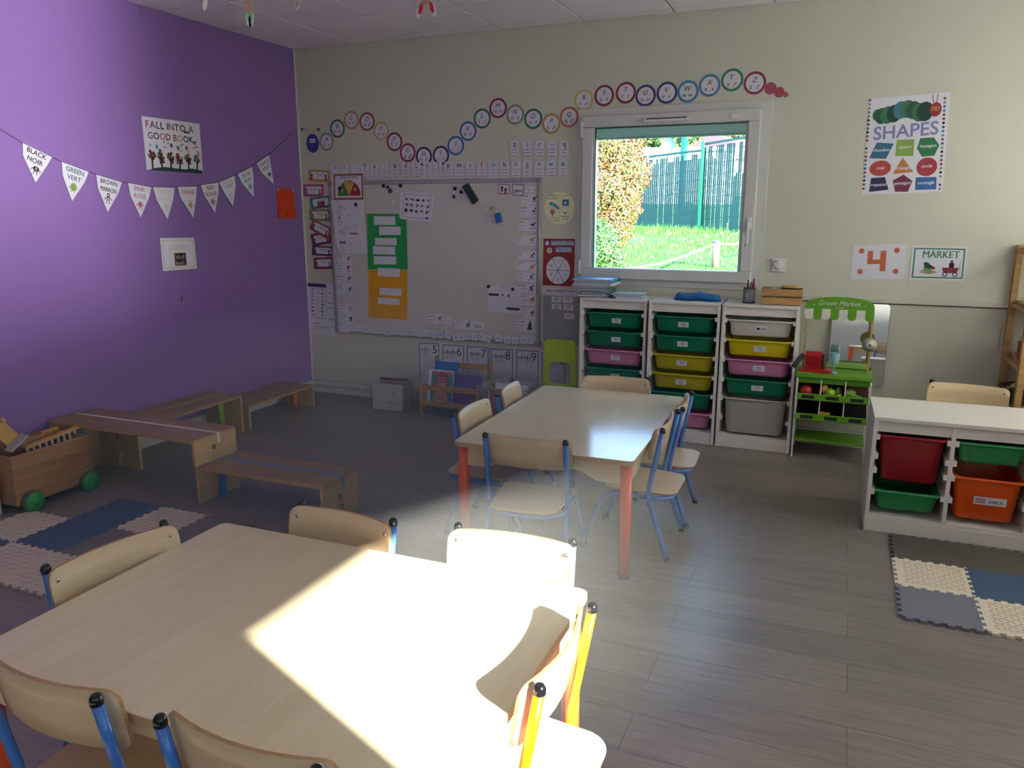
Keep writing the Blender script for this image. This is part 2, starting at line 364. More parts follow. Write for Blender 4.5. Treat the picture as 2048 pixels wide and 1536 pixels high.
# round suction mark on the pane
f = Flat(.12, .12); mk = M('suction_mark_film', '#dfeeee', .6, trans=.75)
random.seed(3)
for i in range(70):
    a = random.uniform(0, 6.28); r = .042*math.sqrt(random.random()); l = random.uniform(.006, .016); q = a+random.uniform(.8, 2.2)
    f.line([(.06+r*math.cos(a), .06+r*math.sin(a)), (.06+r*math.cos(a)+l*math.cos(q), .06+r*math.sin(a)+l*math.sin(q))], .0016, mk)
for rr_ in (.047, .036): f.ring(.06, .06, rr_, rr_+.0012, mk)
c_ = at(1371, 394, 'y', -.009); o_ = f.build('suction_mark', planemap(c_-Vector((.06, 0, .06)), (1, 0, 0), (0, 0, 1), (0, -1, 0)), w1); o_.data.transform(Matrix.Translation(-Vector(w1.location)))
w2 = empty('window_2', (6, -4.98, 1.2), kind='structure')
b = MB(); ringbox(b, -5.54, -4.42, 1.32, 2.19, .012, 6.1, 6.14, PVC, 0, 'x'); chw(b, 'outer_frame', w2)
w4 = empty('added_rear_window', (6, -7.15, 1.1), kind='structure')  # unseen window added behind the viewpoint for side light
b = MB(); ringbox(b, -7.7, -6.6, 1.10, 2.30, .05, 6.1, 6.14, PVC, 0, 'x'); b.box(6.1, 6.14, -7.17, -7.13, 1.15, 2.25, PVC); chw(b, 'outer_frame', w4)
# unseen side window and sunlit blind, added to brighten the right of the room
BLD = bpy.data.materials.new('fill_blind_cloth'); BLD.use_nodes = True; t = BLD.node_tree; t.nodes.remove(t.nodes['Principled BSDF'])
tl_ = t.nodes.new('ShaderNodeBsdfTranslucent'); tl_.inputs[0].default_value = (.86, .86, .80, 1); df_ = t.nodes.new('ShaderNodeBsdfDiffuse'); df_.inputs[0].default_value = (.8, .8, .76, 1); ms = t.nodes.new('ShaderNodeMixShader'); ms.inputs[0].default_value = .62
nz_ = t.nodes.new('ShaderNodeTexNoise'); nz_.inputs['Scale'].default_value = 300; bu = t.nodes.new('ShaderNodeBump'); bu.inputs['Strength'].default_value = .1; t.links.new(nz_.outputs[0], bu.inputs['Height']); t.links.new(bu.outputs[0], df_.inputs['Normal'])
t.links.new(tl_.outputs[0], ms.inputs[1]); t.links.new(df_.outputs[0], ms.inputs[2]); t.links.new(ms.outputs[0], t.nodes['Material Output'].inputs[0])
w3 = empty('added_blind_window', (6, -1.35, 1.0), kind='structure')
b = MB(); ringbox(b, -2.3, -.4, 1.0, 2.3, .05, 6.1, 6.14, PVC, 0, 'x'); b.box(6.1, 6.14, -1.37, -1.33, 1.05, 2.25, PVC); chw(b, 'outer_frame', w3)
b = MB(); b.face([(6.02, -2.3, 1.0), (6.02, -.4, 1.0), (6.02, -.4, 2.3), (6.02, -2.3, 2.3)], BLD); chw(b, 'fill_blind', w3)
b = MB(); b.box(6.0, 6.04, -2.3, -.4, 2.27, 2.3, PVC); chw(b, 'fill_blind_rail', w3)
# thermostat dial
c_ = at(1558, 530, 'y', 0)
e = empty('wall_dial', c_, label='round white rotary dial on a square plate right of the window', cat='switch')
b = MB(); b.box(-.043, .043, -.01, 0, -.043, .043, WHT, .003); b.build('plate', e)
b = MB(); b.lathe([(.028, -.009), (.028, -.022), (.025, -.025), (.001, -.025)], WHT, axis='y'); b.build('knob', e)
# ================================================================ purple wall (x = 0)
def P1(x, y): return (x/3.3032, y/3.3032+200)          # crops of the photograph
def P2(x, y): return (x/3.4133+580, y/3.4133+180)
def P3(x, y): return (x/4.0433+600, y/4.0433+320)
def P4(x, y): return (x/4.04+860, y/4.04+320)
NX = (1, 0, 0); NY = (0, -1, 0)
# garland of ten pennants
FL = [(((145, 280), (340, 375)), (230, 545), ['BLACK', 'NOIR'], BLK, 'black'), (((402, 405), (582, 472)), (471, 668), ['GREEN', 'VERT'], TEA, 'green'),
      (((630, 490), (800, 540)), (706, 740), ['BROWN', 'MARRON'], DGR, 'brown'), (((840, 545), (995, 574)), (924, 776), ['PINK', 'ROSE'], PNK, 'pink'),
      (((1005, 574), (1148, 578)), (1102, 790), ['YELLOW', 'JAUNE'], M('print_pale_yellow', '#d9d6a8', .6), 'yellow'), (((1168, 572), (1295, 570)), (1272, 777), ['ORANGE'], ORG, 'orange'),
      (((1322, 562), (1438, 545)), (1415, 746), ['RED', 'ROUGE'], RED, 'red'), (((1442, 544), (1545, 500)), (1534, 702), ['WHITE', 'BLANC'], WHT, 'white'),
      (((1565, 490), (1660, 442)), (1672, 640), ['BLUE', 'BLEU'], BLU, 'blue'), (((1690, 418), (1772, 364)), (1804, 555), ['PURPLE', 'VIOLET'], NVY, 'purple')]
A0 = at(*P1(840, 545), 'x', 0)
gar = empty('bunting', (0, A0.y, A0.z), label='string of ten white colour-name pennants sagging across the purple wall', cat='bunting')
pts = [at(0, 258, 'x', .006)]
for (l, r), tip, ws, mt, nm in FL: pts += [at(*P1(*l), 'x', .006), at(*P1(*r), 'x', .006)]
pts.append(at(583, 268, 'x', .006)); pts[0] = pts[0]+(pts[0]-pts[1])*1.6
b = MB(); b.tube([p-Vector(gar.location) for p in pts], .0016, M('garland_string', '#4a3350', .8), n=6); b.build('string', gar)
def creature(f, x, y, s, m, k):
    rd = random.Random(k)
    lg = DGR if k in (7,) else m
    if k == 7:
        f.ring(x, y+.25*s, .30*s, .36*s, DGR, 2, 18); f.line([(x-.8*s, y+.0*s), (x-.2*s, y-.5*s), (x, y-1.1*s), (x+.2*s, y-.5*s), (x+.8*s, y+.1*s)], .07*s, DGR); f.disc(x, y+.3*s, .07*s, BLK, 3); return
    bodies = {0: (.62, .5), 1: (.7, .8), 2: (.4, .45), 3: (.55, .6), 4: (.4, .45), 5: (.6, .55), 6: (.5, .5), 8: (.45, .6), 9: (.6, .5)}[k]
    f.disc(x, y, bodies[0]*s, m, 2, 18, bodies[1]*s)
    for sgn in (-1, 1):
        f.line([(x+sgn*.25*s, y-.3*s), (x+sgn*.3*s, y-.95*s), (x+sgn*.5*s, y-.98*s)], .13*s, m)
        f.line([(x+sgn*.4*s, y+.1*s), (x+sgn*.85*s, y-.1*s), (x+sgn*.9*s, y-.45*s)], .12*s, m)
    if k in (2, 5): f.disc(x, y+.65*s, .38*s, m, 2, 14); f.disc(x, y+.6*s, .24*s, PAP, 3, 12, .12*s); f.disc(x, y-.1*s, .2*s, PAP if k == 2 else TAN, 3, 12)
    if k == 6:
        for q in range(8):
            a = q*math.pi/4; f.line([(x, y), (x+.9*s*math.cos(a), y+.85*s*math.sin(a))], .11*s, m)
    if k in (8, 4):
        for sgn in (-1, 1): f.line([(x+sgn*.2*s, y+.4*s), (x+sgn*.35*s, y+.95*s)], .1*s, m)
    if k in (0, 6): f.disc(x, y+.15*s, .18*s, PAP, 3, 12); f.disc(x, y+.15*s, .08*s, BLK, 4, 10); f.ring(x, y+.05*s, .30*s, .36*s, PAP, 3, 10, 200, 340)
    if k in (1, 3): f.disc(x-.15*s, y+.2*s, .06*s, BLK, 3, 8); f.disc(x+.15*s, y+.2*s, .06*s, BLK, 3, 8); f.ring(x, y, .2*s, .25*s, BLK, 3, 8, 200, 340)
for k, ((l, r), tip, ws, mt, nm) in enumerate(FL):
    a, b_2, c = at(*P1(*l), 'x', 0), at(*P1(*r), 'x', 0), at(*P1(*tip), 'x', 0)
    W_ = (b_2-a).length; ux = (b_2-a)/W_; n_ = Vector(NX); uz = n_.cross(ux); uz = -uz if uz.z < 0 else uz
    hgt = (a-c).dot(uz); tipu = (c-a).dot(ux)
    f = Flat(W_, hgt)
    f.paper(PAP, [(0, hgt), (.1*W_, hgt*.62), (tipu, 0), (W_-.1*W_, hgt*.66), (W_, hgt)][::1])
    o = a-uz*hgt
    sz = W_*.215
    tcol = M('print_dark_green_teal', '#1b6a70', .6) if k == 1 else mt
    if k == 7:
        f.rect(W_*.2, hgt*.83, W_*.8, hgt*.95, LGR); f.rect(W_*.27, hgt*.68, W_*.76, hgt*.81, LGR)
    for i, w_ in enumerate(ws):
        f.text(w_, W_*(.5 if i == 0 else .5), hgt*(.80 if len(ws) > 1 else .76)-i*sz*1.12, sz, tcol if k != 7 else PAP, bold=.018, fit=W_*(.66 if len(w_) < 7 else .72)*(1-.08*i))
    cm = {1: LIM, 2: DGR, 4: M('print_sand', '#d6d0a0', .6), 5: M('print_peach', '#d68a4a', .6), 6: CRI, 8: CYA}.get(k, mt)
    creature(f, W_*.5+(tipu-W_*.5)*.5, hgt*.40, W_*.17, cm, k)
    mpf = (lambda o, ux, uz: (lambda u, v, e: o+ux*u+uz*v+Vector(NX)*(.006+e) - Vector(gar.location)))(o, ux, uz)
    f.build('pennant', mpf, gar, label=nm+' pennant with a small printed monster')
# fall poster
w_, h_, mp_ = wallsheet([P1(932, 105), P1(1315, 157), P1(1340, 487), P1(968, 462)], 'x', 0, .002)
f = Flat(w_, h_); f.paper(LAM)
cols = [RED, CRI, DGR, BLK, BLK, CRI, DGR, BLK, CRI, RED, BLK, ORG, CRI, RED, OCH, BLK, BLK]
def lettered(tx, x, y, size, fit):
    V, F = text_mesh(tx, .03, 0); tot = max(v[0] for v in V)-min(v[0] for v in V); kx = fit/tot
    cur = x-fit/2; i = 0
    for ch in tx:
        if ch == ' ': cur += .28*kx; continue
        Vc, _ = text_mesh(ch, .03, 0); cw = (max(v[0] for v in Vc)-min(v[0] for v in Vc))*kx
        f.text(ch, cur+cw/2, y, size, cols[(hash_i[0]) % len(cols)], bold=.035, sx=kx/size); hash_i[0] += 1; cur += cw+.06*kx
hash_i = [0]
lettered('FALL INTO A', w_*.44, h_*.80, h_*.185, w_*.78); lettered('GOOD BOOK', w_*.46, h_*.60, h_*.175, w_*.78)
rd = random.Random(5)
for i in range(16): x, y = rd.uniform(.05, .95)*w_, rd.uniform(.40, .56)*h_; f.poly([(x, y), (x+.012, y+.008), (x+.016, y-.004)], rd.choice([BLK, CRI, ORG, GRN, DGR]), 2)
for x, y, m_ in ((.2, .45, CYA), (.45, .50, CRI), (.57, .46, GRN), (.72, .48, CRI), (.88, .60, RED)): f.poly([(x*w_-.012, y*h_), (x*w_, y*h_+.018), (x*w_+.014, y*h_+.006), (x*w_+.006, y*h_-.016)], m_, 3)
DKG = M('print_dark_forest', '#15443c', .6); f.poly([(.02*w_, 0), (w_*.99, 0), (w_*.99, .06*h_), (.8*w_, .09*h_), (.68*w_, .06*h_), (.3*w_, .08*h_), (.15*w_, .05*h_)], DKG, 2)
for i in range(6):
    x = w_*(.1+.158*i); f.line([(x, .03*h_), (x+.004, .24*h_)], .013, BLK, 4)
    for q in range(16):
        a = rd.uniform(0, 6.28); r_ = rd.uniform(0, .030); f.disc(x+r_*math.cos(a), h_*.27+1.25*r_*math.sin(a), rd.uniform(.008, .014), rd.choice([CRI, OLV, BRN, DKG, RED, OCH, BRN]) if i % 2 else rd.choice([OLV, CRI, BRN, LIM, BRN]), 3+.02*q, 8)
    for q in range(6):
        a = rd.uniform(.4, 2.7); f.line([(x+.002, .2*h_), (x+.04*math.cos(a), .2*h_+.05*math.sin(a))], .004, BLK, 5)
f.line([(.70*w_, .79*h_), (.76*w_, .80*h_), (.79*w_, .78*h_)], .012, DKG, 5)
f.build('autumn_poster', mp_, label='white poster reading FALL INTO A GOOD BOOK above the bunting', cat='poster')
# library sign
w_, h_, mp_ = wallsheet([P1(1055, 912), P1(1280, 910), P1(1300, 1113), P1(1075, 1130)], 'x', 0, .002)
f = Flat(w_, h_); f.paper(LAM); PYL = M('print_dull_yellow', '#d2c98a', .6); f.frame(.012, .012, w_-.012, h_-.012, .007, PYL)
f.text('LIBRARY', w_*.5, h_*.62, h_*.21, PYL, bold=.03, fit=w_*.62)
sh = M('print_redwood', '#6e2b30', .6); f.rect(w_*.36, h_*.13, w_*.70, h_*.53, sh, 2); f.rect(w_*.38, h_*.35, w_*.68, h_*.50, BLK, 3); f.rect(w_*.38, h_*.16, w_*.68, h_*.31, BLK, 3)
for i in range(9):
    for z in (.35, .16): f.rect(w_*(.39+.031*i), h_*z, w_*(.41+.031*i), h_*(z+rd.uniform(.07, .13)), rd.choice([BLU, RED, TAN, GRY, LGR, TEA]), 4)
f.build('library_sign', mp_, label='small white LIBRARY sign with a bookcase picture on the purple wall', cat='sign')
# orange wall pocket
w_, h_, mp_ = wallsheet([P1(1825, 585), P1(1938, 590), P1(1952, 783), P1(1836, 783)], 'x', 0, .001)
e_ = mp_(w_/2, 0, 0); ep = empty('wall_pocket', e_, label='orange plastic document pocket pinned beside the corner on the purple wall', cat='wall pocket')
lm = lambda u, v, e: mp_(u, v, e)-e_
POR = M('orange_plastic', '#c8401a', .4)
f = Flat(w_, h_); f.paper(POR, t=.003); f.disc(w_*.45, h_*.7, .006, M('dark_orange_hole', '#7a2810', .5), 1); f.build('back_plate', lm, ep)
f = Flat(w_, h_); f.paper(POR, [(0, 0), (w_, 0), (w_, h_*.28), (0, h_*.28)], t=.009); f.disc(w_*.5, h_*.12, .01, M('dark_orange_hole', '#7a2810', .5), 1); f.build('pocket_front', lm, ep)
for k_, x in enumerate((.06, .94)):
    f = Flat(w_, h_); f.disc(w_*x, h_*.96, .006, PAP, 20); f.paper(PAP, [(w_*x+.007*math.cos(a*.785), h_*.96+.007*math.sin(a*.785)) for a in range(8)], t=.006); f.build('pin', lm, ep)
c_ = at(363, 597, 'x', 0); f = Flat(.03, .04); f.paper(RED, [(.004, 0), (.026, .004), (.02, .018), (.028, .034), (.012, .04), (.01, .022)], t=.001)
f.build('sticker', planemap(c_-Vector((0, .015, .02)), (0, 1, 0), (0, 0, 1), NX, .0005), label='tiny red sticker scrap on the purple wall under the library sign', cat='sticker')
# ================================================================ back wall (y = 0)
def wy(px, py): p = at(px, py, 'y', 0); return p.x, p.z
def flat_at(px, py, w, h, off=.001, rot=0):
    """map for a w x h sheet centred on what the photograph shows at px, py of the back wall"""
    x, z = wy(px, py); c_, s_ = math.cos(rot), math.sin(rot)
    return lambda u, v, e: Vector((x+(u-w/2)*c_-(v-h/2)*s_, -off-e, z+(u-w/2)*s_+(v-h/2)*c_))
# alphabet caterpillar
LET = [('A', 250, 353, OLV, 0), ('B', 325, 264, GRN, 0), ('C', 420, 206, OCH, 0), ('D', 527, 216, M('print_brick', '#b0413a', .5), 0), ('E', 623, 279, M('print_gold', '#d3b34f', .5), 0), ('F', 714, 353, CRI, 0), ('G', 804, 428, M('print_raspberry', '#a3163f', .5), 0),
       ('H', 915, 453, M('print_indigo', '#2b2a66', .5), 0), ('I', 1031, 446, M('print_indigo', '#2b2a66', .5), 0), ('J', 1132, 380, BLU, 0), ('K', 1216, 281, BLU, 0), ('L', 1313, 195, GRN, 0), ('M', 1421, 124, CRI, 0), ('N', 1538, 168, OLV, 0), ('O', 1661, 197, GRN, 0), ('P', 1785, 230, OCH, 0), ('Q', 1906, 185, M('print_rust', '#c4693c', .5), 0)]
def P5(x, y): return (x/3.2+1100, y/3.2+120)
LE2 = [('R', 217, 257, M('print_mustard', '#cfc04a', .5)), ('S', 347, 228, M('print_burgundy', '#8a1c3a', .5)), ('T', 486, 210, CRI), ('U', 612, 228, NVY), ('V', 749, 210, NVY), ('W', 883, 202, M('print_azure', '#2a86b8', .5)), ('X', 1022, 163, M('print_azure', '#2a86b8', .5)), ('Y', 1166, 128, M('print_sea_green', '#2b8763', .5)), ('Z', 1311, 147, M('print_wine', '#a32342', .5))]
allL = [(c, *P2(x, y), m) for c, x, y, m, _ in LET]+[(c, *P5(x, y), m) for c, x, y, m in LE2]
cname = {'A': 'olive', 'B': 'dark green', 'C': 'ochre', 'D': 'brick red', 'E': 'gold', 'F': 'crimson', 'G': 'raspberry', 'H': 'indigo', 'I': 'indigo', 'J': 'blue', 'K': 'blue', 'L': 'green', 'M': 'crimson', 'N': 'olive', 'O': 'green', 'P': 'ochre', 'Q': 'rust', 'R': 'mustard', 'S': 'burgundy', 'T': 'crimson', 'U': 'navy', 'V': 'navy', 'W': 'azure', 'X': 'azure', 'Y': 'sea green', 'Z': 'wine red'}
for i, (c, px, py, m_) in enumerate(allL):
    R_ = .0685
    f = Flat(.15, .15); f.paper(LAM, [(.075+(R_+.0015)*math.cos(a*math.pi/20), .075+(R_+.0015)*math.sin(a*math.pi/20)) for a in range(40)], t=.0008)
    f.ring(.075, .075, R_-.0155, R_, m_, 1)
    f.text(c, .075, .079, .044, BLK, shear=.25, fit=.05); f.text(c.lower(), .053, .042, .040, BLK, fit=.03); f.text(c.lower(), .095, .042, .040, M('print_soft_black', '#303036', .6) if c != 'B' else CRI, shear=.55)
    f.build('letter_disc', flat_at(px, py, .15, .15, .001+.0008*(i % 2)), group='letter discs of the alphabet caterpillar', label='round alphabet disc with letter %s in a %s ring' % (c, cname[c]), cat='letter disc')
for i, (x, y, r_, m_, s_) in enumerate(((1411, 182, .036, M('print_magenta', '#b53a66', .5), 'largest'), (1467, 206, .031, M('print_coral_red', '#b8434e', .5), 'middle'), (1509, 222, .016, M('print_coral', '#c0584f', .5), 'smallest'))):
    f = Flat(.08, .08); f.paper(m_, [(.04+r_*math.cos(a*.2618), .04+r_*math.sin(a*.2618)) for a in range(24)], t=.0008)
    f.build('tail_dot', flat_at(*P5(x, y), .08, .08, .001+.001*i), group='dots at the tail of the alphabet caterpillar', label='%s of the three pink-red paper dots right of the Z disc' % s_, cat='paper dot')
f = Flat(.2, .22); f.paper(M('caterpillar_blue', '#3a3f9a', .5), [(.115+.06*math.cos(a*.2618), .08+.072*math.sin(a*.2618)) for a in range(24)], t=.0008)
f.disc(.103, .10, .014, PAP, 2, 16, .018); f.disc(.13, .10, .014, PAP, 2, 16, .018); f.disc(.106, .098, .006, BLK, 3, 10); f.disc(.127, .098, .006, BLK, 3, 10); f.disc(.115, .058, .011, CRI, 2, 14, .014)
f.line([(.095, .148), (.08, .175), (.055, .19), (.03, .19)], .003, BLK); f.line([(.125, .15), (.135, .175), (.155, .188), (.17, .185)], .003, BLK); f.disc(.022, .19, .012, DGR, 2, 10); f.disc(.178, .182, .013, DGR, 2, 10)
f.build('caterpillar_head', flat_at(622, 279, .2, .22, .0015), label='round blue paper caterpillar head with antennae at the start of the alphabet', cat='wall decoration')
# word cards above the whiteboard
BOT = [(310, 'a', GRY, ''), (375, 'e', M('print_sky', '#5f9fcb', .5), ''), (447, 'a', LGR, ''), (515, 'Y', CRI, "L'YEUSE"), (578, 'u', DGR, "L'URNE"), (648, 'i', LGR, "L'INSECTE"), (720, 'b', BLK, 'LA BOTTE'), (792, 'd', M('print_berry', '#9c2a5a', .5), 'LA DAME'), (868, 'L', M('print_mauve', '#a4608a', .5), 'LA LIMACE'), (940, 'n', M('print_rose', '#a8417a', .5), 'LE NEZ'), (1012, 'J', M('print_steel', '#4c86b5', .5), "LE JET D'EAU"), (1085, 'p', CRI, 'LE PERROQUET'), (1157, 'm', M('print_indigo', '#2b2a66', .5), 'LE MONSTRE'), (1233, 'c', M('print_azure', '#2a86b8', .5), 'LE CORNICHON'), (1312, 'f', CRI, 'LA FUSEE'), (1387, 'ch', CYA, 'LE CHAT'), (1468, 'k', M('print_berry', '#9c2a5a', .5), 'LE KANGOUROU'), (1545, 'h', GRY, 'LA HUTTE'), (1622, 'g', M('print_steel', '#4c86b5', .5), 'LE GUI'), (1703, 'v', M('print_steel', '#4c86b5', .5), 'LE VENT'), (1783, 'w', CYA, 'LE WAGON'), (1865, 'x', M('print_deep_blue', '#24589a', .5), 'LE SIX')]
TOPC = [(1535, 'z', NVY, 'LE ZEBULE'), (1620, 's', VIO, 'LE SERPENT'), (1705, 'r', M('print_azure', '#2a86b8', .5), 'LE ROBINET'), (1790, 'o', LGR, 'LA SOUPE'), (1873, 'q', CRI, 'LA QUILLE')]
def wordcard(px, py, ch, m_, word, i, lab):
    w, h = .072, .118
    f = Flat(w, h); f.paper(LAM, rrect(w, h, .008, 4, w/2, h/2), t=.0008)
    pp = rrect(w-.006, h-.006, .006, 4, w/2, h/2)
    f.line(pp+[pp[0]], .0008, GRY, 1)
    f.text(ch, w/2, h*.66, .052 if len(ch) == 1 else .044, m_, bold=.045, fit=.058)
    if word: f.text(word, w/2, h*.46, .012, DGR, fit=.062)
    f.text(word.lower() if word else 'aaa', w/2, h*.29, .0125, DGR, fit=.05, shear=.2, bold=.01); f.text(word.lower() if word else 'aaa', w/2, h*.09, .014, DGR, fit=.052, shear=.5, bold=.01)
    f.build('word_card', flat_at(px, py, w, h, .0035+.0006*(i % 2)), group='letter and word cards above the whiteboard', label=lab, cat='card')
for i, (x, ch, m_, w) in enumerate(BOT):
    lab = ('word card with a coloured letter %s in the long row above the whiteboard' % ch) if w and i not in () else ['leftmost card of the long row, faint grey letter, above the noise meter', 'second card of the long row, pale blue letter drawing', 'third card of the long row, very faint grey letter'][i]
    wordcard(*P2(x, 556+ (-18*(i/21.0))), ch, m_, w, i, lab)
for i, (x, ch, m_, w) in enumerate(TOPC): wordcard(*P2(x, 406), ch, m_, w, i, 'word card with letter %s in the short upper row left of the window' % ch)
# ---------------------------------------------------------------- whiteboard
bx0, bx1, bz0, bz1 = .274, 2.065, .524, 1.718
wb = empty('whiteboard', ((bx0+bx1)/2, 0, bz0), label='large whiteboard with grey aluminium frame covered in cards, left of the window', cat='whiteboard')
ALU = M('board_aluminium', '#a2a2a6', .35, metal=.5); WBS = M('board_enamel', '#c4c4bc', .22, var=.01)
def sub(b, name, par, **k):
    o = b.build(name, par, **k); o.data.transform(Matrix.Translation(-Vector(par.location))); return o
b = MB(); b.box(bx0+.02, bx1-.02, -.018, -.001, bz0+.02, bz1-.02, WBS); sub(b, 'writing_surface', wb)
b = MB(); ringbox(b, bx0, bx1, bz0, bz1, .026, -.026, -.001, ALU, .004)
for x in (bx0+.013, bx1-.013):
    for z in (bz0+.013, bz1-.013): b.box(x-.017, x+.017, -.030, -.001, z-.017, z+.017, GRY, .005)
sub(b, 'frame', wb)
BY = -.0185                                             # face of the board
def by(px, py): p = at(px, py, 'y', BY); return p.x, p.z
def board_at(px, py, w, h, off=.0006, rot=0):
    x, z = by(px, py); c_, s_ = math.cos(rot), math.sin(rot)
    return lambda u, v, e: Vector((x+(u-w/2)*c_-(v-h/2)*s_, BY-off-e, z+(u-w/2)*s_+(v-h/2)*c_))
# pocket charts in green and yellow cloth
def chart(q, m_, strips, name, lab, folds):
    w, h, mp_ = wallsheet(q, 'y', BY, .001)
    e0 = mp_(w/2, 0, 0); e = empty(name, e0, label=lab, cat='pocket chart'); lm = lambda u, v, t_: mp_(u, v, t_)-e0
    f = Flat(w, h); f.paper(m_, t=.002)
    for z in folds: f.paper and f.P.append(([(0, z*h-.002), (w, z*h-.002), (w, z*h+.002), (0, z*h+.002)], m_, 8))
    f.build('cloth', lm, e)
    for (x, z, ww, hh, r) in strips:
        g = Flat(ww, hh); g.paper(PAP, t=.0006)
        g.build('paper_strip', (lambda x, z, ww, hh, r: lambda u, v, t_: lm(x*w+(u-ww/2)*math.cos(r)-(v-hh/2)*math.sin(r), z*h+(u-ww/2)*math.sin(r)+(v-hh/2)*math.cos(r), .0035+t_))(x, z, ww, hh, r), e)
GCL = M('green_cloth', '#2c9a52', .8, var=.1, scale=60); YCL = M('yellow_cloth', '#dc9c1c', .7, var=.1, scale=30)
chart([P3(545, 435), P3(860, 437), P3(872, 885), P3(552, 884)], GCL, [(.45, .88, .195, .066, 0), (.58, .70, .195, .064, 0), (.47, .505, .195, .055, 0), (.42, .345, .2, .062, -.02), (.44, .165, .2, .062, 0)], 'green_pocket_chart', 'green cloth pocket chart with five blank white strips on the whiteboard', (.42, .60, .25, .80))
chart([P3(556, 888), P3(868, 890), P3(866, 1292), P3(556, 1272)], YCL, [(.53, .95, .2, .066, -.03), (.58, .555, .205, .058, -.02), (.53, .36, .2, .048, -.03)], 'yellow_pocket_chart', 'mustard yellow cloth pocket chart below the green one on the whiteboard', (.84, .64, .47, .27, .1))
# noise meter
w_, h_, mp_ = wallsheet([P3(258, 106), P3(515, 100), P3(520, 326), P3(260, 330)], 'y', -.03, .001)
f = Flat(w_, h_); f.paper(LAM); f.frame(.016, .006, w_-.006, h_-.008, .015, M('print_terracotta', '#a8543f', .5)); f.text('NOISE LEVEL METER', w_*.53, h_*.80, .019, BLK, bold=.03, fit=w_*.52)
cx, cy, r_ = w_*.54, h_*.17, w_*.345
f.ring(cx, cy, 0.001, r_, M('print_red_dial', '#b01a22', .5), 2, 12, 0, 62, 1.08); f.ring(cx, cy, .001, r_, M('print_yellow_dial', '#dfae1e', .5), 2, 12, 62, 118, 1.08); f.ring(cx, cy, .001, r_, M('print_green_dial', '#3d8a32', .5), 2, 12, 118, 180, 1.08)
f.ring(cx, cy, r_, r_+.003, BLK, 3, 30, 0, 180, 1.08); f.disc(cx-.6*r_, cy+.04, .018, OLV, 4, 12); f.disc(cx+.55*r_, cy+.05, .014, TAN, 4, 12); f.disc(cx+.1*r_, cy+.11, .012, ORG, 4, 12); f.disc(cx-.33*r_, cy+.12, .01, OCH, 4, 12)
f.build('noise_meter_poster', mp_, label='noise meter sign with a green, yellow and red half dial on the whiteboard corner', cat='sign')
# magnets
for i, (x, y, r_, m_, nm, z0) in enumerate(((640, 654, .014, DARKM, 'black magnet nearest the noise meter at the board top', 2), (669, 663, .012, DARKM, 'small black magnet between another black one and a navy one', 2), (686, 689, .018, NVY, 'large navy magnet under the black ones, left part of the board', 2), (756, 654, .014, DARKM, 'black magnet alone at the board top above the picture sheet', 2),
        (1127, 673, .013, DARKM, 'black magnet at the top of the small group left of the long eraser', 2), (1119, 698, .015, WHT, 'white magnet between a black and a navy one', 2), (1119, 729, .013, NVY, 'navy magnet at the bottom of the group left of the eraser', 2), (1168, 697, .012, DARKM, 'black magnet nearest the long dark eraser', 2), (698, 758, .013, WHT, 'white magnet under the large navy magnet, nearly invisible', 2),
        (1337, 817, .014, WHT, 'white magnet beside the yellow one', 2), (1383, 808, .018, YEL, 'yellow magnet above the small blue eraser', 2), (451, 782, .014, DARKM, 'black magnet on the white sheet left of the green chart', 2), (1356, 1341, .012, DARKM, 'black magnet on the upper left corner of the calendar sheet', 2), (1521, 1360, .012, DARKM, 'black magnet on the upper right corner of the calendar sheet', 2), (341, 672, .016, DARKM, 'black magnet on the green part of the noise meter', 2))):
    c_ = at(*P2(x, y), 'y', BY); off = {14: -.031, 11: -.030}.get(i, BY-.0015 if i < 12 else BY-.003)
    c_ = at(*P2(x, y), 'y', off)
    b = MB(); b.lathe([(r_, 0), (r_, -.006), (r_*.8, -.009), (.001, -.0095)], m_, axis='y', n=18, c=c_); b.build('magnet', origin=c_, label=nm, cat='magnet', group='round magnets on the whiteboard')
# erasers
def eraser(q, m_, t_, lab, foot=None):
    P_ = [at(*p, 'y', BY) for p in q]; c_ = sum(P_, Vector())/4
    e = empty('board_eraser', c_, label=lab, cat='eraser')
    b = MB(); A_ = [p-c_+Vector((0, -.008, 0)) for p in P_]; B_ = [p-c_+Vector((0, -t_, 0))*1 for p in P_]; B_ = [Vector((p.x*.96, p.y, p.z*.96)) for p in B_]; b.loft([A_, B_], m_, smooth=False); b.build('handle', e)
    b = MB(); A_ = [p-c_+Vector((0, -.0005, 0)) for p in P_]; B_ = [p-c_+Vector((0, -.008, 0)) for p in P_]; b.loft([A_, B_], foot or GRY, smooth=False); b.build('felt', e)
eraser([P2(1185, 655), P2(1222, 637), P2(1290, 752), P2(1255, 780)], M('eraser_dark_teal', '#12383a', .5), .035, 'long dark green eraser stuck slanting near the top of the whiteboard')
eraser([P2(1405, 843), P2(1440, 835), P2(1456, 895), P2(1418, 910)], M('eraser_blue', '#1f5fae', .5), .03, 'small blue eraser stuck on the right half of the whiteboard', LGR)
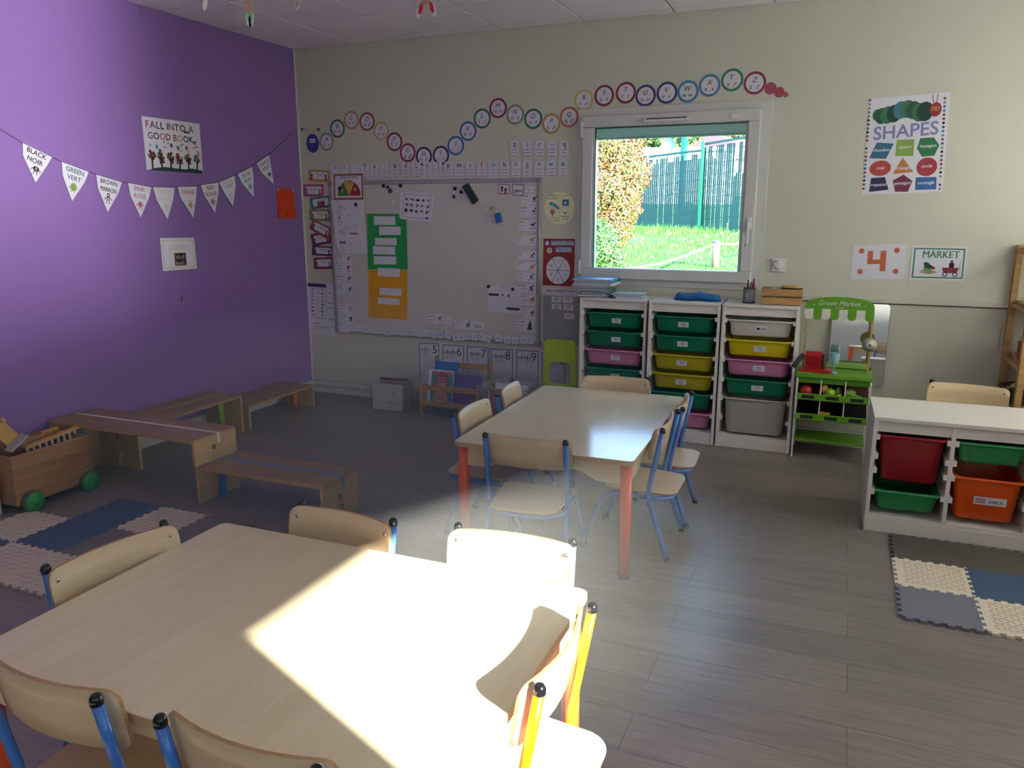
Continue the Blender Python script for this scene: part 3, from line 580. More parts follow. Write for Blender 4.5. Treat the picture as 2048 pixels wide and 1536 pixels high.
# picture sheet
def scribble(f, x, y, s, m_, rd, n=4, L=2):
    for _ in range(n):
        a = rd.uniform(0, 6.28); r_ = rd.uniform(0, s*.5); q = s*rd.uniform(.25, .5)
        f.disc(x+r_*math.cos(a), y+r_*math.sin(a), q, m_, L, 8, q*rd.uniform(.4, .9))
rd = random.Random(11)
w_, h_, mp_ = wallsheet([P3(815, 255), P3(1100, 275), P3(1068, 505), P3(805, 475)], 'y', BY, .006)
f = Flat(w_, h_); f.paper(LAM, rrect(w_, h_, .02, 4, w_/2, h_/2)); f.frame(.03, .02, w_-.03, h_-.014, .002, DGR, 2)
for r0 in range(3):
    for c0 in range(5): scribble(f, w_*(.2+.155*c0), h_*(.74-.2*r0), .022, [CRI, BRN, BLK, NVY, BLU, RED, DGR, GRN, BLK, NVY, BLK, CRI, BLK, ORG, NVY][r0*5+c0], rd); f.text('mot', w_*(.2+.155*c0), h_*(.64-.2*r0), .006, DGR) if False else None
f.rect(w_*.8, h_*.1, w_*.88, h_*.16, NVY, 2); f.rect(w_*.35, h_*.88, w_*.55, h_*.95, LGR, 3)
f.build('picture_sheet', mp_, label='white laminated sheet of small coloured pictures overlapping the green pocket chart', cat='sheet')
# sheet of routines left
w_, h_, mp_ = wallsheet([P3(252, 328), P3(518, 328), P3(545, 760), P3(300, 755)], 'y', -.029, .0005)
f = Flat(w_, h_); f.paper(PAP, [(.035, 0), (w_, 0), (w_, h_), (0, h_), (0, .15), (.008, .05)])
for z in (.17, .33, .5, .66, .83): f.line([(.05, h_*z), (w_-.01, h_*z)], .001, LGR, 1)
f.frame(w_*.14, h_*.86, w_*.28, h_*.97, .0015, DGR, 2); f.ring(w_*.2, h_*.76, .014, .017, DGR, 2, 16, ky=1.5); f.disc(w_*.2, h_*.67, .008, DGR, 2, 8); f.ring(w_*.21, h_*.58, .014, .017, DGR, 2, 16)
for q in range(4): f.line([(w_*(.16+.05*q), h_*.36), (w_*(.15+.05*q), h_*.41), (w_*(.17+.05*q), h_*.46)], .003, DGR)
for q in range(3): f.disc(w_*(.16+.07*q), h_*.21, .007, BLK, 2, 8, .014)
f.frame(w_*.14, h_*.02, w_*.25, h_*.13, .002, BLK, 2)
for (x, z, r_) in ((.38, .88, -.5), (.5, .75, 0), (.38, .52, .8), (.66, .56, 0), (.45, .2, .6), (.8, .23, .1), (.26, .9, .1)):
    for q in range(3): f.line([(w_*x-.012*math.cos(r_)+q*.008*math.sin(r_), h_*z-.012*math.sin(r_)-q*.009), (w_*x+.014*math.cos(r_)+q*.008*math.sin(r_), h_*z+.014*math.sin(r_)-q*.009)], .0018, DGR)
f.rect(w_*.48, h_*.36, w_*.75, h_*.40, TAN, 2); f.line([(w_*.5, h_*.38), (w_*.73, h_*.385)], .003, BLK, 3); f.line([(w_*.3, h_*.5), (w_*.5, h_*.4)], .001, DGR)
f.build('routine_sheet', mp_, label='white sheet of small black drawings curling off the left edge of the whiteboard', cat='sheet')
# day cards on the left edge, month cards on the right edge
def monthcard(q, words, m_, lab, ax=BY, kind=0, off=.0008):
    w, h, mp_ = wallsheet(q, 'y', ax, off)
    f = Flat(w, h); f.paper(PAP); rd = random.Random(words[0]); f.frame(0, 0, w, h, .0008, LGR, 1)
    for i, t_ in enumerate(words): f.text(t_, w*.05, h*(.74-.3*i), .014, [BLK, DGR, GRY][i % 3], bold=.02 if i == 0 else 0, shear=0 if i < 2 else .4, align='l', fit=w*.42)
    if kind == 1: f.poly([(w*.78, h*.9), (w*.66, h*.45), (w*.9, h*.45)], m_, 2); f.poly([(w*.78, h*.65), (w*.62, h*.15), (w*.94, h*.15)], m_, 2); f.disc(w*.78, h*.92, .005, YEL, 3, 6); f.rect(w*.76, h*.04, w*.8, h*.15, BRN, 2)
    else: scribble(f, w*.76, h*.55, min(.026, h*.3), m_, rd, 6); f.line([(w*.62, h*.2), (w*.75, h*.35), (w*.9, h*.25)], .004, m_, 3); f.disc(w*.86, h*.75, .007, m_, 3, 8)
    f.build('calendar_card', mp_, label=lab, cat='card', group='word cards along the edges of the whiteboard')
for q, words, m_, lab in (([(300, 765), (418, 765), (420, 838), (300, 825)], ['LUNDI', 'Monday'], M('print_leaf', '#6a9a4a', .5), 'day card with a green animal under the routine sheet'), ([(296, 835), (420, 838), (427, 925), (298, 920)], ['MARDI', 'Tuesday', 'mardi'], RED, 'day card with a red animal left of the green chart'),
        ([(298, 925), (427, 925), (427, 1010), (300, 1005)], ['MERCREDI', 'Wednesday', 'mercredi'], M('print_hot_pink', '#b8225e', .5), 'day card with a pink animal between the red and the blue one'), ([(302, 1008), (428, 1008), (430, 1088), (306, 1085)], ['JEUDI', 'Thursday', 'jeudi'], BLU, 'day card with a blue animal left of the yellow chart'),
        ([(318, 1165), (430, 1168), (432, 1245), (320, 1240)], ['SAMEDI', 'Saturday', 'samedi'], GRY, 'day card with a thin grey bird low on the left of the board'), ([(320, 1247), (438, 1249), (440, 1325), (322, 1320)], ['DIMANCHE', 'Sunday', 'dimanche'], BLK, 'day card with a black bird just above the number cards'), ([(1022, 1250), (1160, 1238), (1170, 1320), (1030, 1335)], ['VENDREDI', 'Friday', 'vendredi'], M('print_vermilion', '#b5432e', .5), 'tilted day card with a red stork-like bird right of the yellow chart')):
    monthcard([P3(*p) for p in q], words, m_, lab)
for q, words, m_, lab, kd in (([(770, 215), (875, 215), (875, 265), (770, 265)], [' ', 'janvier'], LGR, 'first narrow month card at the top right of the whiteboard', 0), ([(730, 275), (880, 272), (880, 362), (735, 362)], ['JANVIER', 'January', 'janvier'], RED, 'month card with a red hat under the top right corner of the board', 0), ([(725, 368), (875, 368), (872, 465), (725, 460)], ['FEVRIER', 'February', 'fevrier'], CRI, 'month card with red and green masks', 0), ([(715, 485), (868, 485), (868, 580), (712, 575)], ['MARS', 'March', 'mars'], DGR, 'month card with a grey umbrella', 0), ([(705, 608), (865, 608), (860, 695), (705, 690)], ['MAI', 'May', 'mai'], GRY, 'month card with a grey flower', 0), ([(710, 735), (862, 738), (862, 808), (708, 805)], ['JUIN', 'June', 'juin'], M('print_cherry', '#a81c3a', .5), 'month card with a red snail', 0),
        ([(705, 810), (868, 832), (862, 905), (700, 890)], ['JUILLET', 'July'], M('print_sunny', '#d99a2a', .5), 'slightly tilted month card with a yellow sun', 0), ([(703, 905), (858, 905), (856, 990), (700, 985)], ['AOUT', 'August', 'aout'], M('print_deep_blue', '#24589a', .5), 'month card with orange and blue flip-flops', 0), ([(698, 998), (856, 1000), (856, 1082), (700, 1078)], ['SEPTEMBRE', 'September'], DGR, 'month card with a black pencil drawing', 0), ([(735, 1088), (855, 1090), (853, 1178), (735, 1175)], ['OCT', 'October', 'oct'], ORG, 'month card with orange pumpkins right of the calendar', 0), ([(735, 1195), (852, 1198), (852, 1285), (735, 1280)], ['NOV', 'November', 'nov'], M('print_autumn', '#a8432a', .5), 'month card with orange autumn leaves', 0), ([(690, 1285), (845, 1288), (838, 1388), (688, 1375)], ['DECEMBRE', 'December', 'decembre'], DKG, 'month card with a dark green fir tree at the bottom right of the board', 1), ([(200, 1292), (340, 1292), (340, 1375), (198, 1370)], ['AVRIL', 'April', 'avril'], BRN, 'month card with brown eggs and a rabbit above the number cards', 0)):
    monthcard([P4(*p) for p in q], words, m_, lab, kind=kd)
w_, h_, mp_ = wallsheet([P4(340, 1300), P4(438, 1315), P4(432, 1372), P4(338, 1375)], 'y', BY, .0016); f = Flat(w_, h_); f.paper(PAP); f.text('2026', w_*.5, h_*.28, .03, BLK, bold=.01, fit=w_*.7); f.build('year_card', mp_, label='white card reading 2026 beside the egg card', cat='card')
w_, h_, mp_ = wallsheet([P4(125, 1270), P4(176, 1275), P4(174, 1338), P4(124, 1335)], 'y', BY, .001); f = Flat(w_, h_); f.paper(PAP); f.frame(0, 0, w_, h_, .001, LGR); f.text('3', w_*.5, h_*.3, .028, DGR); f.build('day_number_card', mp_, label='small loose number card left of the egg card', cat='card')
# calendar
w_, h_, mp_ = wallsheet([P4(470, 1012), P4(742, 1022), P4(732, 1245), P4(468, 1222)], 'y', BY, .002)
f = Flat(w_, h_); f.paper(PAP); f.text('AVRIL 2026', w_*.5, h_*.9, .018, GRY)
for i in range(8): f.line([(w_*(.03+.134*i), h_*.1), (w_*(.03+.134*i), h_*.86)], .0012, LGR)
for i in range(6): f.line([(w_*.03, h_*(.1+.152*i)), (w_*.97, h_*(.1+.152*i))], .0012, LGR)
for r0 in range(4):
    for c0 in range(7): f.text(str(r0*7+c0+1), w_*(.09+.134*c0), h_*(.60-.152*r0), .012, GRY)
f.rect(w_*.03, h_*.61, w_*.33, h_*.70, DGR, 4); f.rect(w_*.57, h_*.12, w_*.97, h_*.22, DGR, 4); f.disc(w_*.45, h_*.66, .008, DGR, 4, 8); f.disc(w_*.63, h_*.64, .009, DGR, 4, 8)
f.build('calendar_sheet', mp_, label='white monthly calendar sheet pinned with black magnets on the board', cat='calendar')
# two small framed cards at the top right
for (q, k_, lab) in (([(552, 192), (645, 195), (642, 278), (550, 274)], 0, 'small brown-framed card with two children at the top of the whiteboard'), ([(668, 190), (762, 196), (757, 290), (662, 284)], 1, 'small brown-framed card with black running figures at the top of the whiteboard')):
    w_, h_, mp_ = wallsheet([P4(*p) for p in q], 'y', BY, .003); f = Flat(w_, h_); f.paper(LAM); f.frame(0, 0, w_, h_, .006, M('print_terracotta', '#a8543f', .5))
    if k_ == 0:
        for x, z in ((.35, .62), (.66, .45)): f.disc(w_*x, h_*z, .011, BRN, 3, 12); f.disc(w_*x, h_*(z+.04), .010, BLK, 2, 12); f.poly([(w_*(x-.1), h_*(z-.38)), (w_*(x+.1), h_*(z-.38)), (w_*(x+.05), h_*(z-.08)), (w_*(x-.05), h_*(z-.08))], NVY if x < .5 else CRI, 2)
    else:
        f.text('gym', w_*.5, h_*.3, .035, BLK, shear=.3, bold=.02); f.text('GYMNASTIQUE', w_*.5, h_*.82, .009, DGR, fit=w_*.8)
    f.build('framed_card', mp_, label=lab, cat='card')
# number cards along the bottom
def P6(x, y): return (x/3.657+620, y/3.657+640)
NB = [('1', 240, 62, .35), ('3', 318, 52, -.1), ('4', 350, 55, .05), ('5', 386, 60, 0), ('6', 424, 64, .04), ('7', 466, 69, 0), ('8', 501, 71, .03), ('9', 545, 72, -.5), ('10', 579, 85, .05), ('11', 626, 77, 0), ('12', 674, 84, .02), ('13', 721, 82, 0), ('14', 766, 85, .05), ('15', 813, 92, 0), ('16', 860, 92, -.03), ('17', 909, 101, 0), ('18', 958, 102, .08), ('19', 1015, 107, -.15), ('20', 1066, 122, .25), ('21', 1112, 120, 0), ('22', 1157, 112, .05), ('23', 1207, 118, -.05), ('25', 1261, 118, -.25), ('26', 1306, 132, -.25), ('24', 1381, 128, .12), ('28', 1446, 142, -.03), ('29', 1502, 145, -.08), ('30', 1560, 142, 0), ('31', 1612, 143, .05)]
for i, (n_, x, y, r_) in enumerate(NB):
    f = Flat(.052, .058); f.paper(PAP, t=.0005); f.frame(0, 0, .052, .058, .0009, LGR, 1); f.text(n_, .026, .017, .028, DGR, fit=.036)
    f.build('number_card', board_at(*P6(x, y+2), .052, .058, .0088+.0009*(i % 3), r_), group='number cards along the bottom of the whiteboard', label='small white card with number %s along the bottom of the whiteboard' % n_, cat='card')
f = Flat(.06, .07); f.paper(PAP, t=.0005); f.build('blank_card', board_at(*P6(280, 58), .06, .066, .0082, .3), label='blank white card between number cards 1 and 3 at the board bottom', cat='card')
# ---------------------------------------------------------------- name cards on the far left
for i, (q, m_, nm) in enumerate((([(72, 76), (242, 86), (240, 182), (68, 172)], OCH, 'ochre'), ([(28, 196), (192, 196), (192, 298), (30, 296)], M('print_pinkish', '#b8457e', .5), 'pink'), ([(80, 308), (245, 286), (253, 382), (92, 399)], TEA, 'teal'), ([(78, 402), (246, 398), (248, 497), (82, 490)], M('print_moss', '#8a8f5a', .5), 'moss green'), ([(112, 476), (258, 548), (238, 648), (78, 552)], M('print_salmon', '#b0524e', .5), 'salmon red, steeply tilted'), ([(88, 600), (250, 575), (256, 672), (108, 700)], CRI, 'crimson, partly covered'), ([(102, 690), (272, 700), (270, 782), (100, 768)], M('print_ultramarine', '#3a3f8c', .5), 'ultramarine'), ([(112, 790), (270, 785), (272, 882), (118, 882)], M('print_ruby', '#a01546', .5), 'ruby'))):
    w_, h_, mp_ = wallsheet([P3(*p) for p in q], 'y', 0, .001+.0016*(i if i < 5 else 4-(i-4)*.8) if i != 4 else .009)
    f = Flat(w_, h_); f.paper(m_, t=.0008); rd = random.Random(i)
    pp = rrect(w_*.78, h_*.62, .014, 4, w_*.52, h_*.52); f.poly(pp, PAP, 1)
    f.line([(w_*.3, h_*.66), (w_*.8, h_*.66)], .004, GRY, 2); f.line([(w_*.4, h_*.54), (w_*.7, h_*.54)], .004, GRY, 2)
    for x in (.16, .82) if i != 2 else (.4, .5, .6, .66): f.disc(w_*x, h_*(.45 if i != 2 else .4), .010, SKN if i != 2 else ORG, 3, 10); f.disc(w_*x, h_*(.54 if i != 2 else .5), .010, BRN if i % 2 else BLK, 3.5, 10, .007); f.rect(w_*x-.009, h_*.12, w_*x+.009, h_*.36, [RED, TEA, CRI, BLU][i % 4], 3)
    f.build('rule_card', mp_, label='%s bordered class rule card left of the whiteboard' % nm, cat='card', group='column of bordered cards left of the whiteboard')
# hand poster and handwritten sheet
w_, h_, mp_ = wallsheet([P3(62, 1000), P3(292, 1005), P3(290, 1420), P3(70, 1395)], 'y', 0, .001)
f = Flat(w_, h_); f.paper(PAP)
for i, (t_, x, z) in enumerate((('hello bebe', .3, .19), ('I saw a tree my garden', .47, .13), ('the hole', .3, .08), ('garden', .84, .30), ('Monday', .80, .62), ('Rouge', .78, .52), ('aaa', .78, .82))): f.text(t_, w_*x, h_*z, .018, M('ink_blue_black', '#2a2c50', .6), shear=.4, bold=.015, fit=w_*(.42 if x < .7 and i != 1 else .22) if i != 1 else w_*.8)
for i in range(5): f.line([(w_*.68, h_*(.45-.04*i)), (w_*.95, h_*(.45-.04*i))], .0012, LGR)
f.build('handwritten_sheet', mp_, label='white handwritten sheet hanging at the left corner below the cards', cat='sheet')
w_, h_, mp_ = wallsheet([P3(65, 993), P3(215, 1005), P3(215, 1285), P3(70, 1270)], 'y', 0, .004)
f = Flat(w_, h_); f.paper(LAM); f.frame(0, 0, w_, h_, .0025, BLK); f.rect(0, h_*.9, w_, h_, NVY, 2); rd = random.Random(8)
for i in range(8):
    for x in (.25, .78): scribble(f, w_*x, h_*(.83-.105*i), .016, [BRN, M('print_rosy', '#9a4c4a', .5), BLK][(i//2) % 3] if i < 5 else BLK, rd, 4)
    f.disc(w_*.52, h_*(.83-.105*i), .004, DGR, 2, 8)
f.build('hand_counting_poster', mp_, label='narrow black-edged chart of small hands with a navy heading, over the handwritten sheet', cat='poster')
# ---------------------------------------------------------------- season wheel, weather poster, attendance
c_ = P4(1046, 388); f = Flat(.24, .24); PWH = M('paper_pale_yellow', '#dfe0b8', .6)
f.paper(PWH, [(.12+.113*math.cos(a*.15708), .12+.113*math.sin(a*.15708)) for a in range(40)], t=.001); f.line([(.008, .12), (.232, .12)], .0015, OCH); f.line([(.12, .008), (.12, .232)], .0015, OCH)
f.text('SPRING', .075, .2, .018, DGR); f.text('PRINTEMPS', .07, .18, .016, DGR, fit=.085); f.text('SUMMER', .168, .2, .016, M('print_pale_olive', '#c8c078', .6)); f.text('AUTUMN', .075, .045, .016, DGR); f.text('AUTOMNE', .085, .027, .014, DGR); f.text('WINTER', .165, .055, .017, DGR); f.text('HIVER', .168, .036, .017, DGR)
f.rect(.142, .135, .19, .178, BLU, 2); f.disc(.165, .155, .012, LVI, 3, 10); f.poly([(.05, .165), (.09, .15), (.125, .118), (.11, .108), (.07, .135), (.045, .14)], CYA, 2); f.rect(.066, .062, .072, .085, BRN, 2); f.disc(.069, .095, .018, M('print_autumn_pink', '#b97a60', .5), 3, 14); f.disc(.165, .085, .006, DGR, 2, 8); f.line([(.145, .09), (.165, .085), (.185, .095)], .003, DGR)
f.build('season_wheel', flat_at(*c_, .24, .24, .001), label='round pale yellow four-seasons wheel right of the whiteboard', cat='wheel chart')
w_, h_, mp_ = wallsheet([P4(918, 635), P4(1172, 637), P4(1162, 1023), P4(910, 1010)], 'y', 0, .001)
f = Flat(w_, h_); f.paper(M('poster_brick_red', '#8f2f30', .5)); f.rect(w_*.25, h_*.865, w_*.97, h_*.945, M('print_pale_steel', '#b8cad6', .5), 1); f.text('WEATHER', w_*.61, h_*.877, .045, M('print_slate_blue', '#6f9ab8', .5), bold=.04, fit=w_*.68)
f.rect(w_*.40, h_*.72, w_*.90, h_*.82, M('print_pale_steel', '#b8cad6', .5), 1); f.text('MÉTÉO', w_*.65, h_*.733, .045, M('print_slate_blue', '#6f9ab8', .5), bold=.04, fit=w_*.45)
f.disc(w_*.12, h_*.91, .020, VIO, 2, 16); f.disc(w_*.12, h_*.90, .012, PAP, 3, 12); f.disc(w_*.20, h_*.75, .022, CRM, 2, 8); f.disc(w_*.20, h_*.75, .011, TAN, 3, 12)
cx, cy, r_ = w_*.49, h_*.33, w_*.385
f.disc(cx, cy, r_, PAP, 2, 40, r_*1.08)
for a in range(0, 360, 60): f.line([(cx, cy), (cx+r_*math.cos(math.radians(a)), cy+r_*1.08*math.sin(math.radians(a)))], .003, BLK, 3)
f.ring(cx, cy, r_, r_+.002, BLK, 3, 36, ky=1.08)
for i, a in enumerate(range(30, 390, 60)): scribble(f, cx+.62*r_*math.cos(math.radians(a)), cy+.62*r_*math.sin(math.radians(a)), .014, [LGR, LGR, GRY, GRY, LVI, LGR][i], random.Random(i), 5); f.text(['soleil', 'nuage', 'pluie', 'vent', 'orage', 'neige'][i], cx+.72*r_*math.cos(math.radians(a)), cy+.78*r_*math.sin(math.radians(a)), .009, BLK)
f.line([(cx, cy), (cx+.02, cy+.035)], .003, BLK, 4)
f.build('weather_poster', mp_, label='brick red WEATHER poster with a round dial beside the window', cat='poster')
w_, h_, mp_ = wallsheet([P4(903, 1036), P4(1235, 1045), P4(1235, 1085), P4(903, 1076)], 'y', 0, .001); f = Flat(w_, h_); f.paper(PAP); f.text('WHO IS PRESENT TODAY ?', w_*.48, h_*.3, .026, BLK, bold=.03, fit=w_*.76); f.build('question_strip', mp_, label='white paper strip reading WHO IS PRESENT TODAY under the weather poster', cat='sign')
w_, h_, mp_ = wallsheet([P4(918, 1093), P4(1212, 1108), P4(1197, 1495), P4(920, 1472)], 'y', 0, .001)
ea = empty('magnet_board', mp_(w_/2, 0, 0), label='small grey magnetic board with name cards above the lime chair', cat='board')
f = Flat(w_, h_); f.paper(M('board_grey', '#8e9496', .4), t=.006); e0 = Vector(ea.location); f.build('board', lambda u, v, e: mp_(u, v, e)-e0, ea)
for (x, z, n_) in ((.36, .93, 3), (.67, .93, 2), (.37, .78, 4), (.70, .78, 3), (.72, .60, 3)):
    f = Flat(w_, h_); f.paper(PAP, [(w_*(x-.13), h_*(z-.06)), (w_*(x+.14), h_*(z-.06)), (w_*(x+.14), h_*(z+.055)), (w_*(x-.13), h_*(z+.055))], t=.001)
    for q in range(n_): f.line([(w_*(x-.06), h_*(z+.03-.025*q)), (w_*(x+.08), h_*(z+.03-.025*q))], .003, DGR, 2)
    f.build('name_card', lambda u, v, e: mp_(u, v, e+.0065)-e0, ea)
# ---------------------------------------------------------------- number posters 5 - 10
def hand(f, x, y, s, rot, m_, n_=5):
    c_, s_ = math.cos(rot), math.sin(rot); R2 = lambda a, b: (x+(a*c_-b*s_)*s, y+(a*s_+b*c_)*s)
    f.line([R2(-.28, -.9), R2(-.32, -.2), R2(-.3, .1)], .0022, m_); f.line([R2(.2, -.9), R2(.3, -.3), R2(.28, .1)], .0022, m_)
    for k in range(4):
        a = -.28+.19*k; sp = (k-1.5)*.12; L_ = [.45, .62, .66, .5][k] if k < n_ else .12
        f.line([R2(a-.07, .1), R2(a-.07+sp, .1+L_), R2(a+.0+sp, .16+L_), R2(a+.07+sp, .1+L_), R2(a+.07, .1)], .0022, m_)
    f.line([R2(.28, -.2), R2(.55, .15), R2(.6, .05), R2(.35, -.4)], .0022, m_)
PO = [('5', [(797, 165), (945, 172), (945, 480), (803, 470)]), ('6', [(970, 178), (1126, 188), (1126, 500), (974, 490)]), ('7', [(1148, 190), (1306, 202), (1306, 520), (1150, 505)]), ('8', [(1322, 208), (1484, 216), (1480, 530), (1324, 520)]), ('9', [(1508, 217), (1673, 228), (1668, 545), (1512, 532)]), ('10', [(1694, 237), (1868, 250), (1866, 560), (1698, 545)])]
for t_, q in PO:
    w, h, mp_ = wallsheet([P6(*p) for p in q], 'y', 0, .0012)
    h2 = .297; w2 = .21*.97; tl = mp_(0, h, 0)
    f = Flat(w, h); mg = .012; f.paper(LAM, [(-mg, -mg), (w+mg, -mg), (w+mg, h+mg*.6), (-mg, h+mg*.6)]); f.frame(0, 0, w, h, .006, BLK, 1)
    f.text(t_, w*.78, h*.76, .095 if t_ != '10' else .08, BLK, fit=w*.36)
    for x in ((.33,) if t_ == '5' else (.24, .5)):
        dsz = .042 if t_ == '5' else .034; yy = h*.79
        f.poly([(w*x, yy-dsz*1.2), (w*x+dsz, yy-dsz*.7), (w*x+dsz, yy+dsz*.35), (w*x, yy-.1*dsz), (w*x-dsz, yy+dsz*.35), (w*x-dsz, yy-dsz*.7)], M('print_mid_grey', '#cfcfd6', .6), 1)
        f.line([(w*x, yy-dsz*1.2), (w*x, yy-.1*dsz)], .002, DGR); f.line([(w*x-dsz, yy+dsz*.35), (w*x, yy+dsz*.8), (w*x+dsz, yy+dsz*.35)], .0015, DGR)
        for a, b__ in ((-.55, .35), (0, .62), (.55, .35), (0, .1), (0, .36)): f.disc(w*x+a*dsz, yy+b__*dsz, .0055, BLK, 3, 10)
    if t_ == '5': hand(f, w*.5, h*.38, .11, -.35, DGR)
    else: hand(f, w*.30, h*.30, .085, .2, DGR); hand(f, w*.70, h*.30, .085, -.2, DGR, {'6': 1, '7': 2, '8': 3, '9': 4, '10': 5}[t_])
    f.build('number_poster', mp_, label='black-framed number poster showing %s with dice and hands, %s' % {'5': ('the digit 5', 'under the whiteboard'), '6': ('the digit 6', 'under the whiteboard'), '7': ('the digit 7', 'under the whiteboard'), '8': ('the digit 8', 'under the whiteboard'), '9': ('the digit 9', 'under the whiteboard'), '10': ('number 10', 'behind the lime chair')}[t_], cat='poster', group='number posters under the whiteboard')
# ---------------------------------------------------------------- right side posters
def P8(x, y): return (x/3.5714+1680, y/3.5714+170)
w_, h_, mp_ = wallsheet([P8(212, 100), P8(790, 50), P8(733, 762), P8(152, 785)], 'y', 0, .001)
q8 = [P8(212, 100), P8(790, 50), P8(733, 762), P8(152, 785)]; inv = [at(*p, 'y', 0) for p in q8]
O8 = inv[3]; U8 = (inv[2]-inv[3]); V8 = (inv[0]-inv[3]); det = U8.x*V8.z-U8.z*V8.x
def uv8(x, y):
    p = at(*P8(x, y), 'y', 0)-O8; return ((p.x*V8.z-p.z*V8.x)/det*w_, (U8.x*p.z-U8.z*p.x)/det*h_)
f = Flat(w_, h_); f.paper(PAP)
def pl(pts, m_, L=1): f.poly([uv8(*p) for p in pts], m_, L)
DB = [BLU, OLV, GRY, CYA, OLV, BLK, CRI, TEA, BLK, RED, CRI, CRM, NVY, OLV, RED, GRN, OLV, NVY, CRI, TEA, BLK, RED, RED]
for i in range(23):
    x, y = 214-(214-168)*i/22, 110+(740-110)*i/22; u, v = uv8(x, y); f.disc(u, v, .0075, DB[i], 2, 12)
    x, y = 768-(768-712)*i/22, 95+(742-95)*i/22; u, v = uv8(x, y); f.disc(u, v, .0075, DB[(i*7+9) % 23], 2, 12)
# striped worm: a plain green crawling caterpillar
seg = [(268, 215, 30), (300, 222, 42), (345, 215, 46), (392, 205, 46), (440, 180, 46), (490, 172, 46), (535, 180, 46), (580, 195, 48), (620, 190, 50)]
for i, (x, y, r_) in enumerate(seg):
    u, v = uv8(x, y); k = r_*.00088
    f.disc(u, v, k, [GRN, M('print_forest', '#1f5a46', .5), M('print_jade', '#2f7a58', .5), DKG, TEA, M('print_jade', '#2f7a58', .5), M('print_forest', '#1f5a46', .5), GRN, DKG][i], 2+.1*i, 14, k*1.25)
u, v = uv8(697, 175); f.disc(u, v, .032, RED, 4, 18, .040); f.line([uv8(682, 125), uv8(678, 70)], .004, BRN); f.line([uv8(706, 125), uv8(718, 66)], .004, BRN)
for dx in (684, 712): u, v = uv8(dx, 168); f.ring(u, v, .007, .0105, YEL, 5, 14)
for x, y in ((285, 270), (305, 275), (578, 255), (600, 252), (628, 248), (650, 240)): u, v = uv8(x, y); f.line([(u, v+.02), (u, v)], .005, BLK, 1.5)
u, v = uv8(472, 372); f.text('SHAPES', u, v, .105, VIO, bold=.05, fit=(uv8(720, 340)[0]-uv8(222, 370)[0]), rot=.03)
pl([(265, 412), (388, 418), (330, 528), (208, 523)], M('print_petrol', '#1b6f8f', .5)); pl([(410, 392), (538, 388), (528, 508), (397, 508)], LIM); pl([(582, 380), (680, 375), (718, 430), (680, 505), (590, 513), (555, 452)], M('print_emerald', '#14804f', .5))
u, v = uv8(288, 595); f.disc(u, v, .058, M('print_tomato', '#c23b2c', .5), 1, 28, .045); pl([(452, 518), (527, 622), (378, 635)], M('print_amber', '#cf7a1c', .5)); u, v = uv8(624, 585); f.disc(u, v, .054, M('print_scarlet', '#b31f38', .5), 1, 28, .053)
pl([(222, 665), (322, 658), (347, 748), (207, 764)], M('print_midnight', '#25265e', .5)); pl([(455, 640), (518, 685), (485, 762), (393, 763), (377, 683)], M('print_plum', '#7a1f4e', .5)); pl([(543, 660), (692, 657), (688, 745), (535, 750)], M('print_cobalt', '#1767ad', .5))
for tx, x, y in (('rhombus', 298, 475), ('square', 468, 452), ('hexagon', 636, 445), ('oval', 288, 603), ('triangle', 455, 603), ('circle', 624, 590), ('trapezoid', 275, 722), ('pentagon', 446, 710), ('rectangle', 614, 708)): u, v = uv8(x, y); f.text(tx, u, v, .026, PAP, bold=.03, fit=.085 if len(tx) > 5 else .06)
f.build('shapes_poster', mp_, label='large white SHAPES poster with nine coloured shapes right of the window', cat='poster')
w_, h_, mp_ = wallsheet([P8(95, 1142), P8(475, 1137), P8(460, 1388), P8(75, 1386)], 'y', 0, .001)
f = Flat(w_, h_); f.paper(LAM)
for x, z in ((.17, .82), (.83, .83), (.17, .22), (.83, .23)): f.disc(w_*x, h_*z, .016, M('print_bright_orange', '#d85a1e', .5), 1, 18)
o4 = M('print_bright_orange', '#d85a1e', .5); f.rect(w_*.29, h_*.57, w_*.39, h_*.82, o4, 1); f.rect(w_*.29, h_*.44, w_*.53, h_*.57, o4, 1); f.rect(w_*.53, h_*.23, w_*.64, h_*.82, o4, 1)
f.build('number_sign', mp_, label='white sheet with a big orange 4 and four orange dots above the toy stall', cat='sign')
w_, h_, mp_ = wallsheet([P8(518, 1148), P8(912, 1155), P8(888, 1400), P8(492, 1390)], 'y', 0, .001)
f = Flat(w_, h_); f.paper(LAM); mg = M('print_market_green', '#2e8a5c', .5); f.frame(.012, .012, w_-.010, h_-.012, .008, mg); f.text('MARKET', w_*.54, h_*.66, .060, mg, bold=.05, fit=w_*.66)
rd = random.Random(2); scribble(f, w_*.33, h_*.42, .040, DKG, rd, 8); scribble(f, w_*.33, h_*.30, .034, M('print_leaf', '#6a9a4a', .5), rd, 8, 3); scribble(f, w_*.42, h_*.36, .018, CRI, rd, 4, 4); f.disc(w_*.33, h_*.24, .045, TAN, 1, 18, .012)
f.poly([(w_*.58, h_*.38), (w_*.88, h_*.38), (w_*.85, h_*.22), (w_*.61, h_*.22)], CRI, 2); f.disc(w_*.64, h_*.18, .014, DGR, 3, 16); f.disc(w_*.82, h_*.18, .014, DGR, 3, 16); f.disc(w_*.64, h_*.18, .008, PAP, 4, 12); f.disc(w_*.82, h_*.18, .008, PAP, 4, 12); f.rect(w_*.70, h_*.38, w_*.79, h_*.52, BLK, 3); f.disc(w_*.745, h_*.56, .008, BRN, 3, 12); f.line([(w_*.88, h_*.3), (w_*.9, h_*.55)], .002, DGR)
f.build('market_sign', mp_, label='green-framed MARKET sign with vegetables and a cart above the toy stall', cat='sign')
